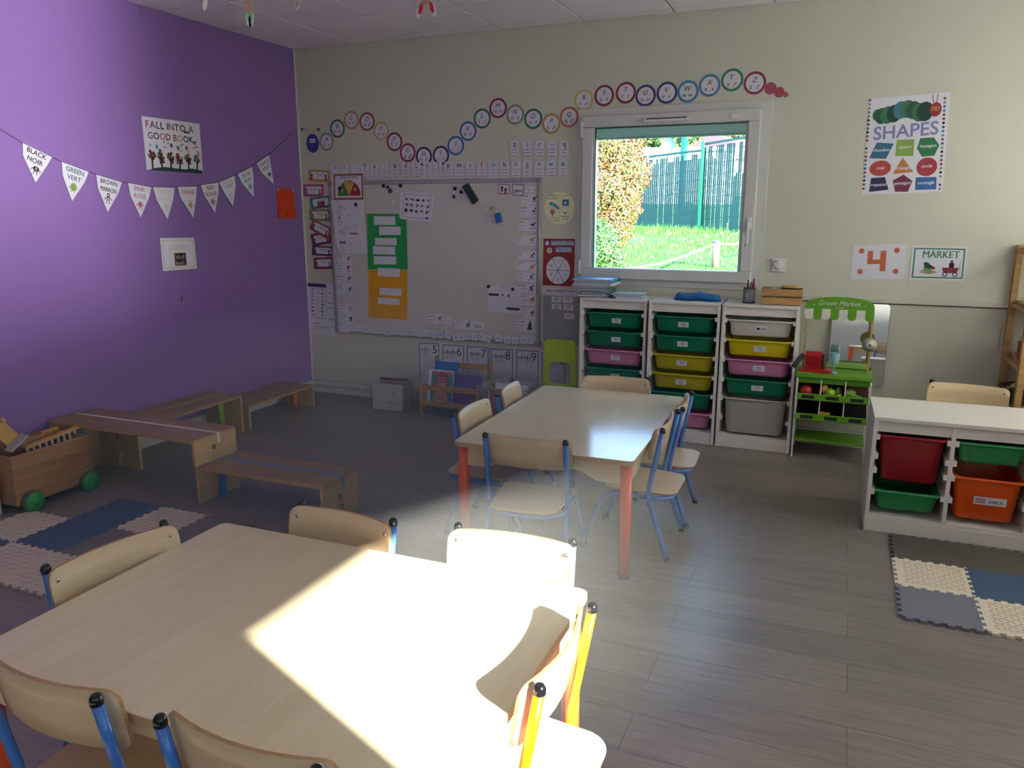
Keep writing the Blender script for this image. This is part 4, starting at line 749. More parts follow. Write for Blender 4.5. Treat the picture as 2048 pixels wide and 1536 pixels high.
# mirror
b = MB(); MIR = bpy.data.materials.new('mirror_silver'); MIR.use_nodes = True; pb = MIR.node_tree.nodes['Principled BSDF']; pb.inputs['Metallic'].default_value = 1; pb.inputs['Roughness'].default_value = .02; pb.inputs['Base Color'].default_value = (.86, .88, .88, 1)
pr = [(x, z) for x, z in rrect(.33, .52, .02, 6, 4.203, .672)]
mt_ = empty('wall_mirror', (4.203, 0, .412), label='upright frameless mirror on the wall behind the toy market stall', cat='mirror')
pr0 = [(x-4.203, z-.412) for x, z in pr]
tl = Matrix.Rotation(math.radians(-4.0), 4, 'X')
b.prism(pr0, -.006, -.002, M('mirror_back', '#55585a', .5), 'y', T=Matrix.Translation((0, -.040, 0)) @ tl); b.build('backing', mt_)
b = MB(); b.prism([(x*.99, z*.99+.002) for x, z in pr0], -.0085, -.0062, MIR, 'y', T=Matrix.Translation((0, -.040, 0)) @ tl); b.build('glass', mt_)
# hanging cutouts under the ceiling
for i, (px, py, D, m_, lab) in enumerate(((498, 14, 3.9, M('card_mint', '#7fc98a', .6), 'mint green paper rabbit-foot shape hanging from the ceiling'), (852, 0, 3.9, M('card_red', '#d4202c', .6), 'red paper pair of leaf shapes hanging from the ceiling'), (598, -8, 4.1, M('card_beige', '#b9a68e', .6), 'beige paper tip hanging from the ceiling between the green and red ones'), (412, -8, 4.0, M('card_cream', '#cfc8b4', .6), 'pale paper tip hanging from the ceiling near the purple wall'))):
    p = dep(px, py, D); p.z = min(p.z, H-.10); e = empty('hanging_cutout', p, label=lab, cat='paper decoration')
    b = MB()
    for sgn in ((-1, 1) if i < 2 else (1,)):
        T_ = Matrix.Rotation(sgn*.28*(-1 if i == 1 else 1), 4, 'Y')
        pp = [(.011*math.cos(a*.5236)+sgn*.02*(1 if i < 2 else 0), -.045*(.6 if i > 1 else 1)+.028*math.sin(a*.5236)) for a in range(12)]
        b.prism([(x*1.3, z*1.3) for x, z in pp], -.001, .001, PAP, 'y', T=T_); b.prism(pp, -.0016, .0016, m_, 'y', T=T_)
    b.box(-.022, .022, -.001, .001, -.02, .03, PAP if i > 1 else TAN); b.build('cutout', e)
    b = MB(); b.tube([(0, 0, .03), (0, 0, H-p.z)], .0006, GRY, n=5); b.build('thread', e)
# ================================================================ furniture
BEECH = Wood('beech_laminate', '#cdbd9c', '#d6c8aa', (14, 1.0, 1.0), .13, 1.6, spec=.7, dist=1.0); BEECHD = Wood('beech_edge', '#a5825c', '#c0a074', (1, 1, 30), .5, 6)
PLYF = Wood('seat_beech', '#c4ab82', '#cfb892', (1.2, 10, 10), .38, 2.0, dist=.4)
PLYX = Wood('ply_beech', '#c4ab82', '#cfb892', (1.2, 10, 10), .42, 2.0, dist=.4); PLYE = Wood('ply_edge', '#97744e', '#b18a5e', (2, 2, 2), .6, 9)
BLUEP = M('blue_enamel', '#3f72b8', .25, var=.02); ORGP = M('orange_enamel', '#e2521c', .25, var=.02); ORGY = M('orange_yellow_enamel', '#f08a00', .25, var=.02)
CAPM = M('black_cap_plastic', '#0d0f14', .18)
def backrest_mb():
    b = MB(); n = 14; W, z0, z1, th = .189, .474, .617, .009
    sec = []
    def yy(x, z): return -.163+(.615-z)*.17 - .034*(1-(x/W)**2)          # bows backwards in the middle
    outline = []
    rr_ = .028
    xs_ = [-W+rr_*(1-math.cos(math.pi/2*k/5)) for k in range(5)]; xs_ = xs_+[(-W+rr_)+2*(W-rr_)*k/9 for k in range(10)]+[-x for x in xs_[::-1]]; n = len(xs_)-1
    for x in xs_:
        e = max(0, abs(x)-(W-rr_)); dz = rr_-math.sqrt(max(0, rr_**2-e**2)); sec.append((x, z0+dz, z1-dz))
    F = []; B = []
    for x, a, c in sec:
        F.append([Vector((x, yy(x, z), z)) for z in (a, a+(c-a)*.33, a+(c-a)*.66, c)]); B.append([Vector((x, yy(x, z)-th, z)) for z in (a, a+(c-a)*.33, a+(c-a)*.66, c)])
    for S_, fl in ((F, 0), (B, 1)):
        for i in range(n):
            for j in range(3): b.face([S_[i][j], S_[i+1][j], S_[i+1][j+1], S_[i][j+1]][::-1 if fl else 1], PLYX, True)
    for i in range(n):
        b.face([F[i][3], F[i+1][3], B[i+1][3], B[i][3]], PLYE); b.face([B[i][0], B[i+1][0], F[i+1][0], F[i][0]], PLYE)
    for i in (0, n):
        for j in range(3): b.face([F[i][j], F[i][j+1], B[i][j+1], B[i][j]], PLYE)
    bmesh.ops.remove_doubles(b.bm, verts=b.bm.verts[:], dist=1e-5)
    return b, yy
def make_chair(frame, logo=False):
    e = empty('school_chair', (0, 0, 0))
    b = MB(); pl_ = []
    for i in range(40):
        pass
    pts = []
    hw0, hw1, y0, y1, r_ = .150, .168, -.262, .055, .06
    def arc(cx, cy, r, a0, a1, n=6): return [(cx+r*math.cos(math.radians(a0+(a1-a0)*k/n)), cy+r*math.sin(math.radians(a0+(a1-a0)*k/n))) for k in range(n+1)]
    pts = arc(hw1-.03, y1-.03, .03, 0, 90)+arc(-hw1+.03, y1-.03, .03, 90, 180)+arc(-hw0+r_, y0+r_, r_, 180, 270)+arc(hw0-r_, y0+r_, r_, 270, 360)
    rings = []
    for k, (z, s_) in enumerate(((.303, .985), (.306, 1), (.311, 1), (.314, .985))): rings.append([Vector((x*s_, -.1+(y+.1)*s_, z+.006*math.sin((y+.26)*6)-.003)) for x, y in pts])
    b.loft(rings[:3], PLYE, True, False, smooth=False); b.loft(rings[2:], PLYF, False, True, smooth=False)
    b.build('seat', e)
    bb, yy = backrest_mb(); bb.build('backrest', e)
    for s_ in (-1, 1):
        b = MB(); b.tube([(s_*.1725, -.1998, .608), (s_*.1725, -.172, .45), (s_*.1725, -.152, .34), (s_*.1725, -.150, .30), (s_*.173, -.158, .26), (s_*.174, -.205, .12), (s_*.176, -.240, .012)], .0115, frame, n=14)
        lg = b.build('leg', e)
        b = MB(); b.lathe([(.0126, -.012), (.0129, -.004), (.0122, .002), (.009, .008), (.004, .0105), (.0005, .011)], CAPM, c=(s_*.1725, -.2000, .616), n=16); b.build('end_cap', lg)
        b = MB(); b.lathe([(.014, 0), (.0142, .014), (.012, .02)], CAPM, c=(s_*.1765, -.242, .0), n=14); b.build('foot_cap', lg)
        b = MB(); b.tube([(s_*.160, -.15, .288), (s_*.158, -.05, .288), (s_*.158, .02, .287), (s_*.158, .045, .275), (s_*.160, .062, .245), (s_*.170, .115, .10), (s_*.175, .145, .012)], .0105, frame, n=12)
        lg = b.build('leg', e)
        b = MB(); b.lathe([(.013, 0), (.0132, .014), (.011, .02)], CAPM, c=(s_*.176, .147, .0), n=14); b.build('foot_cap', lg)
    b = MB(); A_ = [(-.17, -.155, .29), (-.158, -.20, .288), (-.125, -.235, .287), (-.07, -.248, .287), (.07, -.248, .287), (.125, -.235, .287), (.158, -.20, .288), (.17, -.155, .29)]
    b.tube(A_, .0095, frame, n=10); b.tube([(-.158, .0, .287), (.158, .0, .287)], .009, frame, n=8); b.build('seat_frame', e)
    for x in (-.165, .165):
        for z in (.500, .588):
            b = MB(); y = yy(x, z); b.lathe([(.0062, -.001), (.0062, .0015), (.004, .0028), (.0005, .0030)], STEEL, c=(x, y, z), axis='y', n=12); b.lathe([(.0022, .0029), (.0005, .0034)], BLK, c=(x, y, z), axis='y', n=6); b.build('screw', e)
    if logo:
        f = Flat(.09, .03); f.ring(.012, .014, .005, .009, PAP, 1, 16); f.line([(.007, .02), (.017, .008)], .002, PAP); f.text('wesco', .053, .007, .022, PAP, bold=.04, fit=.055)
        f.build('printed_logo', lambda u, v, t_: Vector((.045+u, yy(.045+u, .475+v)-.0095-t_, .475+v)), e, label='white lettering on the back of the backrest')
    return e
proto = {}
def place_chair(x, y, ang, label, group=None, frame='blue', logo=False, zs=1):
    """x, y: middle between the two back posts' tops; ang: direction the chair faces"""
    key = (frame, logo)
    if key not in proto: proto[key] = make_chair({'blue': BLUEP, 'orange': ORGY}[frame], logo); o = proto[key]
    else: o = copy_tree(proto[key])
    a = math.radians(ang-90); fx, fy = math.cos(math.radians(ang)), math.sin(math.radians(ang))
    o.location = (x+fx*.20, y+fy*.20, 0); o.rotation_euler = (0, 0, a); o.scale = (1, 1, zs) if zs < 1 else (.975, 1, 1); tag(o, label, 'chair', group); return o
G2, G1 = 'chairs around the far table', 'chairs around the near table'
place_chair(2.936, -2.482, 94, 'blue-framed school chair at the front end of the far table, logo on its back', G2, logo=True, zs=.955)
place_chair(2.482, -2.08, 3, 'blue-framed chair on the left of the far table, nearer of the two', G2, zs=.955)
place_chair(2.488, -1.644, 10, 'blue-framed chair on the left of the far table, farther one near the clear box', G2, zs=.955)
place_chair(2.962, -1.160, -85, 'blue-framed chair at the far end of the far table before the drawers', G2, zs=.955)
place_chair(3.428, -1.972, 180.5, 'blue-framed chair on the right of the far table, nearer of the two', G2, zs=.955)
place_chair(3.430, -1.575, 183, 'blue-framed chair on the right of the far table, farther one by the drawers', G2, zs=.955)
place_chair(2.306, -3.934, -8, 'blue-framed chair at the left end of the near sunlit table', G1)
place_chair(2.765, -3.490, -93, 'blue-framed chair behind the near table, left one mostly in shade', G1)
place_chair(3.291, -3.445, -86, 'blue-framed chair behind the near table, backrest fully in bright sun', G1)
place_chair(3.614, -3.925, 180, 'orange-framed chair at the right end of the near table, in the sun', G1, frame='orange')
place_chair(2.700, -4.440, 90, 'blue-framed chair in front of the near table, at the bottom left', G1)
place_chair(3.194, -4.440, 90, 'blue-framed chair in front of the near table, at the bottom centre', G1)
place_chair(4.745, -.640, -97, 'wooden-backed chair between the low white unit and the back wall', zs=.955)
# tables: local origin at the lower left corner of the top
BEECH2 = Wood('beech_laminate_matte', '#d2c29e', '#dccdac', (14, 1.0, 1.0), .32, 1.6, dist=1.0, spec=.35)  # slightly paler, less glossy beech top
def make_table(L, W, name_label, loc, rz, top_z=.550, TOPM=None):
    TOPM = TOPM or BEECH2
    e = empty('school_table', loc, rz, label=name_label, cat='table')
    b = MB(); rings = []
    for z, s_ in ((top_z-.022, .0), (top_z-.002, .0), (top_z, -.002)): rings.append([Vector((x, y, z)) for x, y in rrect(L+2*s_, W+2*s_, .022, 6, L/2, W/2)])
    b.loft(rings[:2], BEECHD, True, False, smooth=False); b.loft(rings[1:], TOPM, False, True, smooth=False); b.build('tabletop', e)
    def apron(x0, y0, x1, y1):
        l = math.hypot(x1-x0, y1-y0); ux, uy = (x1-x0)/l, (y1-y0)/l; b = MB(); N = 20; rings = []
        zb = lambda t_: top_z-.022-(.088 if t_ < .12 or t_ > .88 else .088-.04*(.5-.5*math.cos(min(1, min(t_-.12, .88-t_)/.16)*math.pi)))
        for i in range(N+1):
            t_ = i/N; cx, cy = x0+ux*l*t_, y0+uy*l*t_
            rings.append([Vector((cx-uy*.009, cy+ux*.009, top_z-.022)), Vector((cx+uy*.009, cy-ux*.009, top_z-.022)), Vector((cx+uy*.009, cy-ux*.009, zb(t_))), Vector((cx-uy*.009, cy+ux*.009, zb(t_)))])
        b.loft(rings, PLYF, smooth=False); b.build('apron', e)
    a = .055
    apron(a, .035, L-a, .035); apron(a, W-.035, L-a, W-.035); apron(.035, a, .035, W-a); apron(L-.035, a, L-.035, W-a)
    for x in (.035, L-.035):
        for y in (.035, W-.035):
            b = MB(); b.lathe([(.025, .0), (.025, .02), (.0245, .02)], CAPM, c=(x, y, 0), n=20); b.lathe([(.024, .02), (.024, top_z-.022)], ORGP, c=(x, y, 0), n=24); b.build('leg', e)
    return e
make_table(.795, 1.195, 'long rectangular beech table with orange legs, farther of the two, before the drawers', (2.578, -2.424, 0), .020, .520, BEECH)
make_table(1.185, .815, 'large beech table with orange legs in the foreground, crossed by a bright sun patch', (2.370, -4.385, 0), .010)
# ---------------------------------------------------------------- storage frames with plastic trays
TC = {'green': M('tray_green', '#0e7050', .35), 'mint': M('tray_grass_green', '#2e8a50', .35), 'pink': M('tray_pink', '#c2789a', .35), 'yellow': M('tray_yellow', '#c8b81a', .35), 'olive': M('tray_olive_yellow', '#ada022', .35), 'white': M('tray_white', '#c9c5b9', .4), 'grey': M('tray_warm_grey', '#a9a49c', .4), 'red': M('tray_dark_red', '#8c1820', .35), 'orange': M('tray_orange', '#d8500c', .35)}
RAIL = M('rail_plastic', '#d8d6d0', .4)
def storage_frame(name, loc, rz, W, D, Hh, cols, railz, label):
    e = empty(name, loc, rz, label=label, cat='storage unit'); t_ = .018
    b = MB(); b.box(0, t_, 0, D, 0, Hh-t_, WLAC, .0015); b.build('side_panel', e)
    b = MB(); b.box(W-t_, W, 0, D, 0, Hh-t_, WLAC, .0015); b.build('side_panel', e)
    b = MB(); b.box(0, W, 0, D, Hh-t_, Hh, WLAC, .002); b.build('top_panel', e)
    b = MB(); b.box(t_, W-t_, .012, .028, Hh-t_-.052, Hh-t_, WLAC, .001); b.build('front_rail', e)
    b = MB(); b.box(t_, W-t_, .008, D, .062, .08, WLAC, .001); b.build('bottom_shelf', e)
    b = MB(); b.box(t_, W-t_, .006, .022, 0, .062, WLAC, .001); b.build('plinth', e)
    b = MB(); b.box(t_, W-t_, D-.004, D-.001, .08, Hh-t_, WLAC); b.build('back_panel', e)
    cw = (W-t_*(cols+1))/cols; cs = []
    for i in range(cols):
        x0 = t_+i*(cw+t_); cs.append(x0+cw/2)
        if i: b = MB(); b.box(x0-t_, x0, .004, D-.004, .08, Hh-t_-.001, WLAC, .001); b.build('divider', e)
        for z in railz:
            for x, s_ in ((x0, 1), (x0+cw, -1)):
                b = MB(); b.box(min(x, x+s_*.003), max(x, x+s_*.003), .012, D-.02, z-.022, z-.004, RAIL); b.box(min(x, x+s_*.014), max(x, x+s_*.014), .008, D-.02, z-.024, z-.0205, RAIL); b.box(min(x, x+s_*.012), max(x, x+s_*.012), .008, D-.02, z-.005, z-.0025, RAIL); b.box(min(x, x+s_*.015), max(x, x+s_*.015), .004, .012, z-.026, z-.0005, RAIL)
                b.build('runner', e)
    return e, cs
def tray(color, parent_e, cx, zrim, w, d, h, label, group, tag_=None, sticker=None, frontgap=.006):
    m_ = TC[color]; rings = []; nseg = 6
    def ring(wv, dv, z, r): return [Vector((x, y, z)) for x, y in rrect(wv, dv, r, nseg, 0, 0)]
    bw, bd = w-.044-.022*min(1, h/.2), d-.045-.02
    tw, td = w-.03, d-.026
    rings = [ring(bw*.96, bd*.96, 0, .03), ring(bw, bd, .008, .038), ring(tw, td, h-.014, .045), ring(tw, td, h-.012, .045), ring(w-.004, d-.004, h-.012, .03), ring(w, d, h-.009, .03), ring(w, d, h-.003, .03), ring(w-.004, d-.004, h, .03), ring(tw-.006, td-.006, h, .042), ring(tw-.010, td-.010, h-.01, .042), ring(bw-.006, bd-.006, .010, .035)]
    b = MB(); b.loft(rings, m_, True, True, smooth=True)
    o = b.build('storage_tray', parent=None)
    M_ = parent_e.matrix_basis if False else Matrix.Translation(parent_e.location) @ Matrix.Rotation(parent_e.rotation_euler.z, 4, 'Z')
    p = M_ @ Vector((cx, frontgap+d/2, zrim-h)); o.location = p; o.rotation_euler = (0, 0, parent_e.rotation_euler.z); tag(o, label, 'storage tray', group)
    if tag_:
        sw, sh, sx_ = tag_
        fz = h*.48; k = (fz-.008)/(h-.022); yd = (bd+(td-bd)*k)/2
        f = Flat(sw, sh); f.paper(PAP, t=.0006)
        if sticker: sticker(f)
        else:
            for i in range(3): f.line([(sw*(.3+.03*i), sh*(.75-.22*i)), (sw*(.72-.02*i), sh*(.75-.22*i))], .0022, DGR)
        sl_ = (td-bd)/2/(h-.022)
        f.build('label_sticker', lambda u, v, t2: Vector((sx_+u-sw/2, -(yd+(v-sh/2)*sl_)-.0012-t2, fz+v-sh/2)), o)
    return o
RZ = [.203, .332, .456, .583, .708, .834]
U = []
for i, (x, y) in enumerate(((2.462, -.305), (2.935, -.318), (3.402, -.322))):
    U.append(storage_frame('storage_unit', (x, y, 0), 0, .456 if i < 2 else .456, .30, .925, 1, RZ, ['tall white drawer unit beside the lime chair, left one of three', 'tall white drawer unit in the middle of the three', 'tall white drawer unit on the right with a big grey bin'][i]))
TG = 'plastic trays in the three tall units'
ordn = ['top', 'second', 'third', 'fourth', 'fifth', 'lowest']
def sg(col, unit, k, extra=''): return '%s %s tray from the top in the %s tall unit%s' % (ordn[k] if k else 'first', col, unit, extra)
for k, c in enumerate(('green', 'green', 'pink', 'green', 'yellow', 'pink')):
    tray(c, U[0][0], U[0][1][0], RZ[5-k]-.004, .408, .285, .105, '%s tray, number %s from the top of the left tall unit' % (c, ['one', 'two', 'three', 'four', 'five', 'six'][k]), TG, (.062, .034, .02))
for k, c in enumerate(('green', 'green', 'olive', 'olive', 'green', 'pink')):
    tray(c, U[1][0], U[1][1][0], RZ[5-k]-.004, .408, .285, .105, '%s tray, number %s from the top of the middle tall unit' % (c if c != 'olive' else 'yellow', ['one', 'two', 'three', 'four', 'five', 'six'][k]), TG, (.068, .036, -.005))
def lyre(f): f.disc(.018, .018, .010, BLK, 1, 10, .008); f.text('LYRE', .048, .011, .017, BLK, bold=.04, fit=.032)
for k, (c, h) in enumerate((('white', .105), ('yellow', .105), ('pink', .105), ('green', .105), ('grey', .235))):
    tray(c, U[2][0], U[2][1][0], RZ[5-k]-.004, .408, .285, h, '%s, number %s from the top of the right tall unit' % (c+' tray' if k < 4 else 'deep warm grey bin', ['one', 'two', 'three', 'four', 'five'][k]), TG, (.072, .036, .01) if k < 4 else None, lyre if k == 0 else None)
LW = storage_frame('low_storage_unit', (4.269, -1.448, 0), .021, .99, .44, .56, 3, (.21, .315, .385, .478), 'low wide white storage unit with red, green and orange bins at the right')
LG = 'bins in the low white unit'
tray('red', LW[0], LW[1][0], .478-.003, .300, .42, .225, 'deep dark red bin in the upper left of the low unit', LG); tray('mint', LW[0], LW[1][0], .21-.003, .300, .42, .100, 'shallow green bin below the red one in the low unit', LG)
tray('mint', LW[0], LW[1][1], .478-.003, .300, .42, .100, 'shallow green bin above the orange one in the low unit', LG)
def kapla(f):
    for q in range(3): f.poly([(.006, .008+.009*q), (.046, .006+.009*q), (.046, .012+.009*q), (.006, .014+.009*q)], M('print_dusty_rose', '#b06a6a', .6), 2)
    f.text('KAPLA', .088, .010, .019, BLK, bold=.06, fit=.062)
tray('orange', LW[0], LW[1][1], .315-.003, .300, .42, .205, 'deep orange bin with a KAPLA label in the low unit', LG, (.13, .038, .015), kapla)
tray('white', LW[0], LW[1][2], .315-.003, .300, .42, .1, 'pale tray at the right edge of the low unit', LG)
# ---------------------------------------------------------------- on top of the tall units
rd = random.Random(4)
def book(name, loc, rz, w, d, t_, cover, label, cat='book', group=None, tilt=(0, 0)):
    e = empty(name, loc, 0, label=label, cat=cat, group=group); e.rotation_euler = (tilt[0], tilt[1], rz)
    b = MB(); b.box(-w/2, w/2, -d/2, d/2, 0, .0015, cover); b.box(-w/2, w/2, -d/2, d/2, t_-.0015, t_, cover); b.box(-w/2, -w/2+.0015, -d/2, d/2, .0015, t_-.0015, cover); b.build('cover', e)
    b = MB(); b.box(-w/2+.0016, w/2-.004, -d/2+.004, d/2-.004, .0016, t_-.0016, PAP); b.build('pages', e)
    return e
cvs = [('dark green', M('cover_dark_green', '#1d4a42', .5)), ('teal', M('cover_teal', '#2b6f6e', .5)), ('grey', M('cover_grey', '#9aa3a0', .5)), ('sea green', M('cover_sea_green', '#3d8a80', .5)), ('pale green', M('cover_pale_green', '#a9c4b8', .5)), ('bottle green', M('cover_bottle', '#16382f', .5)), ('white', PAP), ('sage', M('cover_sage', '#7f9c90', .5)), ('light blue', M('cover_light_blue', '#5fa8dc', .35))]
z = .925
for i in range(11):
    t_ = rd.choice([.009, .011, .013]); k = [0, 4, 1, 5, 3, 7, 0, 2, 6, 1, 8][i]
    big = i > 6
    book('exercise_book', (2.545+(.0 if not big else -.01)+rd.uniform(-.012, .012), -.185+rd.uniform(-.01, .01), z), rd.uniform(-.12, .12)+math.pi, .215 if not big else .27, .20, t_, cvs[k][1], ['%s exercise book at the very bottom of the tall stack', '%s exercise book second from the bottom of the tall stack', '%s exercise book third from the bottom of the tall stack', '%s exercise book fourth from the bottom of the tall stack', '%s exercise book fifth from the bottom of the tall stack', '%s exercise book sixth from the bottom, mid stack', '%s exercise book just under the wider ones', '%s folder lowest of the wide ones in the tall stack', '%s folder third from the top of the tall stack', '%s folder second from the top of the tall stack', '%s folder on top of the tall stack under the window'][i] % cvs[k][0], group='stack of exercise books on the left unit')
    z += t_+.0008
z = .925
for i in range(4):
    k = [8, 2, 6, 4][i]; t_ = [.012, .01, .007, .006][i]
    book('notebook', (2.775+[.01, 0, -.01, -.005][i], -.19, z), math.pi+[.1, .0, -.08, .06][i], .19, .18, t_, [M('cover_blue_white', '#a5c8e4', .4), cvs[2][1], PAP, cvs[4][1]][i], ['pale blue notebook at the bottom of the short pile', 'grey notebook second in the short pile', 'white notebook third in the short pile', 'pale green notebook on top of the short pile'][i], group='short pile of notebooks beside the tall stack')
    z += t_+.0006
# blue pencil case
CAN = M('blue_canvas', '#14619e', .7, bump=.6, scale=40)
b = MB(); rings = []
for i in range(17):
    t_ = i/16; x = -.15+.30*t_; s_ = (1-abs(2*t_-1)**9)*.75+.25; w_ = .046*s_*(1+.06*math.sin(9*t_)); h_ = .0245*s_*(1+.18*math.sin(13*t_+1))
    rings.append([Vector((x, w_*math.cos(a*math.pi/8)*(1+.05*math.sin(a*3+i)), max(-.0, 0)+h_+h_*math.sin(a*math.pi/8)*(1+.06*math.cos(a*2+i)))) for a in range(16)])
b.loft(rings, CAN); e = empty('pencil_case', (3.225, -.20, .9252), -.03, label='soft blue canvas pencil case lying on the middle unit', cat='pencil case'); b.build('body', e)
b = MB(); b.tube([(-.12, -.012, .044), (-.07, -.01, .044), (0, -.012, .043), (.07, -.01, .044), (.12, -.012, .042)], .0022, NVY, n=6); b.build('zip', e)
# mesh pen cup and pens
cpos = Vector((3.545, -.205, .925)); e = empty('pen_cup', cpos, label='dark wire mesh pen cup between the pencil case and the crate', cat='pen cup')
MESH = M('mesh_metal', '#3c4650', .35, metal=.6)
b = MB()
for i in range(28):
    a = 2*math.pi*i/28
    for s_ in (1, -1):
        b.tube([(.036*math.cos(a+s_*t_*.9), .036*math.sin(a+s_*t_*.9), .002+.092*t_) for t_ in (0, .25, .5, .75, 1)], .0006, MESH, n=4)
b.build('mesh_wall', e)
b = MB(); b.lathe([(.034, 0), (.0385, 0), (.0385, .004), (.034, .004)], MESH, n=28, cap0=False, cap1=False); b.lathe([(.035, .092), (.0385, .092), (.0385, .097), (.035, .097)], MESH, n=28, cap0=False, cap1=False); b.lathe([(.036, 0), (.036, .002)], MESH, n=28); b.build('rim', e)
for i, (nm, m_, dx, dy, tx, ty, l) in enumerate((('white', WHT, -.018, -.005, -.10, .05, .125), ('red', RED, -.006, .012, -.05, -.08, .14), ('green', M('pen_green', '#1c8a3e', .4), .004, -.01, .05, .1, .128), ('yellow', YEL, .010, .004, .08, -.03, .118), ('crimson', CRI, .017, .012, .10, -.1, .15), ('dark blue', NVY, -.012, -.016, -.07, .12, .118), ('orange-red', M('pen_orange', '#c8452a', .4), .020, -.008, .14, .06, .12))):
    q = empty('felt_pen', cpos+Vector((dx*.6, dy*.6, .003)), label='%s felt pen standing in the mesh pen cup' % nm, cat='pen', group='felt pens in the mesh cup'); q.rotation_euler = (-ty, tx, 0)
    b = MB(); b.lathe([(.0042, 0), (.0045, .004), (.0045, l*.62)], WHT, n=10); b.build('barrel', q)
    b = MB(); b.lathe([(.0052, l*.62), (.0052, l-.004), (.004, l), (.0005, l)], m_, n=10); b.build('cap', q)
# small wooden crate
CRW = Wood('crate_pine', '#a07848', '#bf9460', (1, 8, 8), .6, 5)
e = empty('wooden_crate', (3.742, -.20, .925), .02, label='small slatted wooden crate at the right end on the tall units', cat='crate')
for s_ in (-1, 1):
    for z in (.004, .056):
        b = MB(); b.box(-.12, .12, s_*.072-.004, s_*.072+.004, z, z+.042, CRW, .001); b.build('slat', e)
        b = MB(); b.box(s_*.116-.004, s_*.116+.004, -.068, .068, z, z+.042, CRW, .001); b.build('slat', e)
    b = MB(); b.box(s_*.108-.004, s_*.108+.004, .055, .067, 0, .10, CRW); b.box(s_*.108-.004, s_*.108+.004, -.067, -.055, 0, .10, CRW); b.build('corner_post', e)
b = MB(); b.box(-.112, .112, -.068, .068, .002, .006, CRW); b.build('base', e)
e = empty('tape_roll', (3.69, -.20, .975), label='roll of clear tape sticking out of the small crate', cat='tape'); e.rotation_euler = (0, 0, .3)
b = MB(); b.lathe([(.022, -.009), (.036, -.009), (.036, .009), (.022, .009), (.022, -.009)], M('tape_clear', '#a8a69e', .2), axis='y', n=24, cap0=False, cap1=False, c=(0, 0, .02)); b.build('roll', e)
b = MB(); b.lathe([(.020, -.010), (.0225, -.010), (.0225, .010), (.020, .010), (.020, -.010)], PAP, axis='y', n=24, cap0=False, cap1=False, c=(0, 0, .02)); b.build('core', e)
e = empty('stamp_block', (3.79, -.20, 1.018), -.1, label='oval yellow wooden stamp block lying across the crate top', cat='stamp')
b = MB(); b.loft([[Vector((x, y, z)) for x, y in rrect(w, d, d*.45, 6)] for z, w, d in ((.008, .10, .055), (.018, .115, .062), (.022, .10, .05))], M('stamp_yellow', '#c99a45', .4)); b.build('handle', e)
b = MB(); b.loft([[Vector((x, y, z)) for x, y in rrect(w, d, d*.4, 6)] for z, w, d in ((0, .09, .05), (.008, .12, .068))], BLK); b.build('pad', e)
# ---------------------------------------------------------------- toy market stall
SG = M('stall_green', '#5c9a1c', .45); SGD = M('stall_green_deep', '#4a8416', .45); SW = M('stall_white', '#d6d4cc', .45); SB = M('stall_chalkboard', '#1b1d1e', .7); PINE = Wood('stall_pine', '#a88552', '#c7a26c', (8, 8, 1), .55, 4)
sx0, sx1 = 3.877, 4.287; sy = -.36
st = empty('market_stall', ((sx0+sx1)/2, sy, 0), label='green wooden toy stall with scalloped Green Market awning beside the tall units', cat='toy stall')
for s_, x in ((-1, sx0), (1, sx1)):
    b = MB(); T_ = Matrix.Identity(4)
    b.prism([(sy-.012, 0), (sy+.006, 0), (sy+.006, .25), (sy+.03, .26), (sy+.03, .49), (sy+.012, .505), (sy-.012, .48), (sy-.012, .40), (sy-.03, .375), (sy-.012, .25)], x-.005, x+.005, SW, 'x')
    b.prism([(-.10, 0), (-.085, 0), (-.085, .50), (-.10, .50)], x-.005, x+.005, SW, 'x'); sub(b, 'side_frame', st)
b = MB(); b.box(sx0-.012, sx1+.008, sy-.006, -.13, .505, .530, SG, .003); sub(b, 'counter_top', st)
b = MB(); b.box(sx0+.15, sx1-.01, -.115, -.095, .53, .565, M('stall_green_pale', '#8fb85c', .45), .003); sub(b, 'counter_ledge', st)
b = MB(); b.box(sx0+.005, sx1-.005, sy+.012, sy+.018, .470, .504, SGD); sub(b, 'counter_apron', st)
for zt, lab in ((.405, 'upper'), (.280, 'lower')):
    b = MB(); b.box(sx0+.005, sx1-.005, sy-.026, sy-.018, zt-.034, zt+.006, SG, .002); sub(b, 'display_shelf', st); b = MB(); DK_ = M('stall_brown_board', '#54392c', .7) if lab == 'upper' else M('stall_black_board', '#17130f', .7); b.prism([(sy-.017, zt-.034), (sy-.017, zt-.026), (-.12, zt+.02), (-.12, zt+.012)], sx0+.005, sx1-.005, DK_, 'x'); b.box(sx0+.005, sx1-.005, -.125, -.12, zt-.02, zt+.10, DK_); sub(b, 'tray_lining', st)
    for k in (1, 2):
        x = sx0+(sx1-sx0)*k/3; b = MB(); b.prism([(sy-.018, zt+.004), (sy-.018, zt-.02), (-.125, zt+.02), (-.125, zt+.10), (sy+.014, zt+.095)], x-.003, x+.003, SW, 'x'); sub(b, 'divider', st)
    for k in range(3):
        x = sx0+(sx1-sx0)*(k+.5)/3; b = MB(); b.box(x-.036, x+.036, sy-.028, sy-.026, zt-.024, zt-.003, SB); sub(b, 'chalk_label', st)
b = MB(); b.box(sx0+.005, sx1-.005, sy+.02, -.10, .098, .110, SG, .002); sub(b, 'bottom_shelf', st)
for x in (sx0+.02, sx1-.02):
    b = MB(); b.box(x-.006, x+.006, -.22-.008, -.22+.008, .53, .90, PINE, .002); sub(b, 'post', st)
aw = []
ax0, ax1 = 3.885, 4.270; aw_y = -.24
ap = [(ax0, .905)]
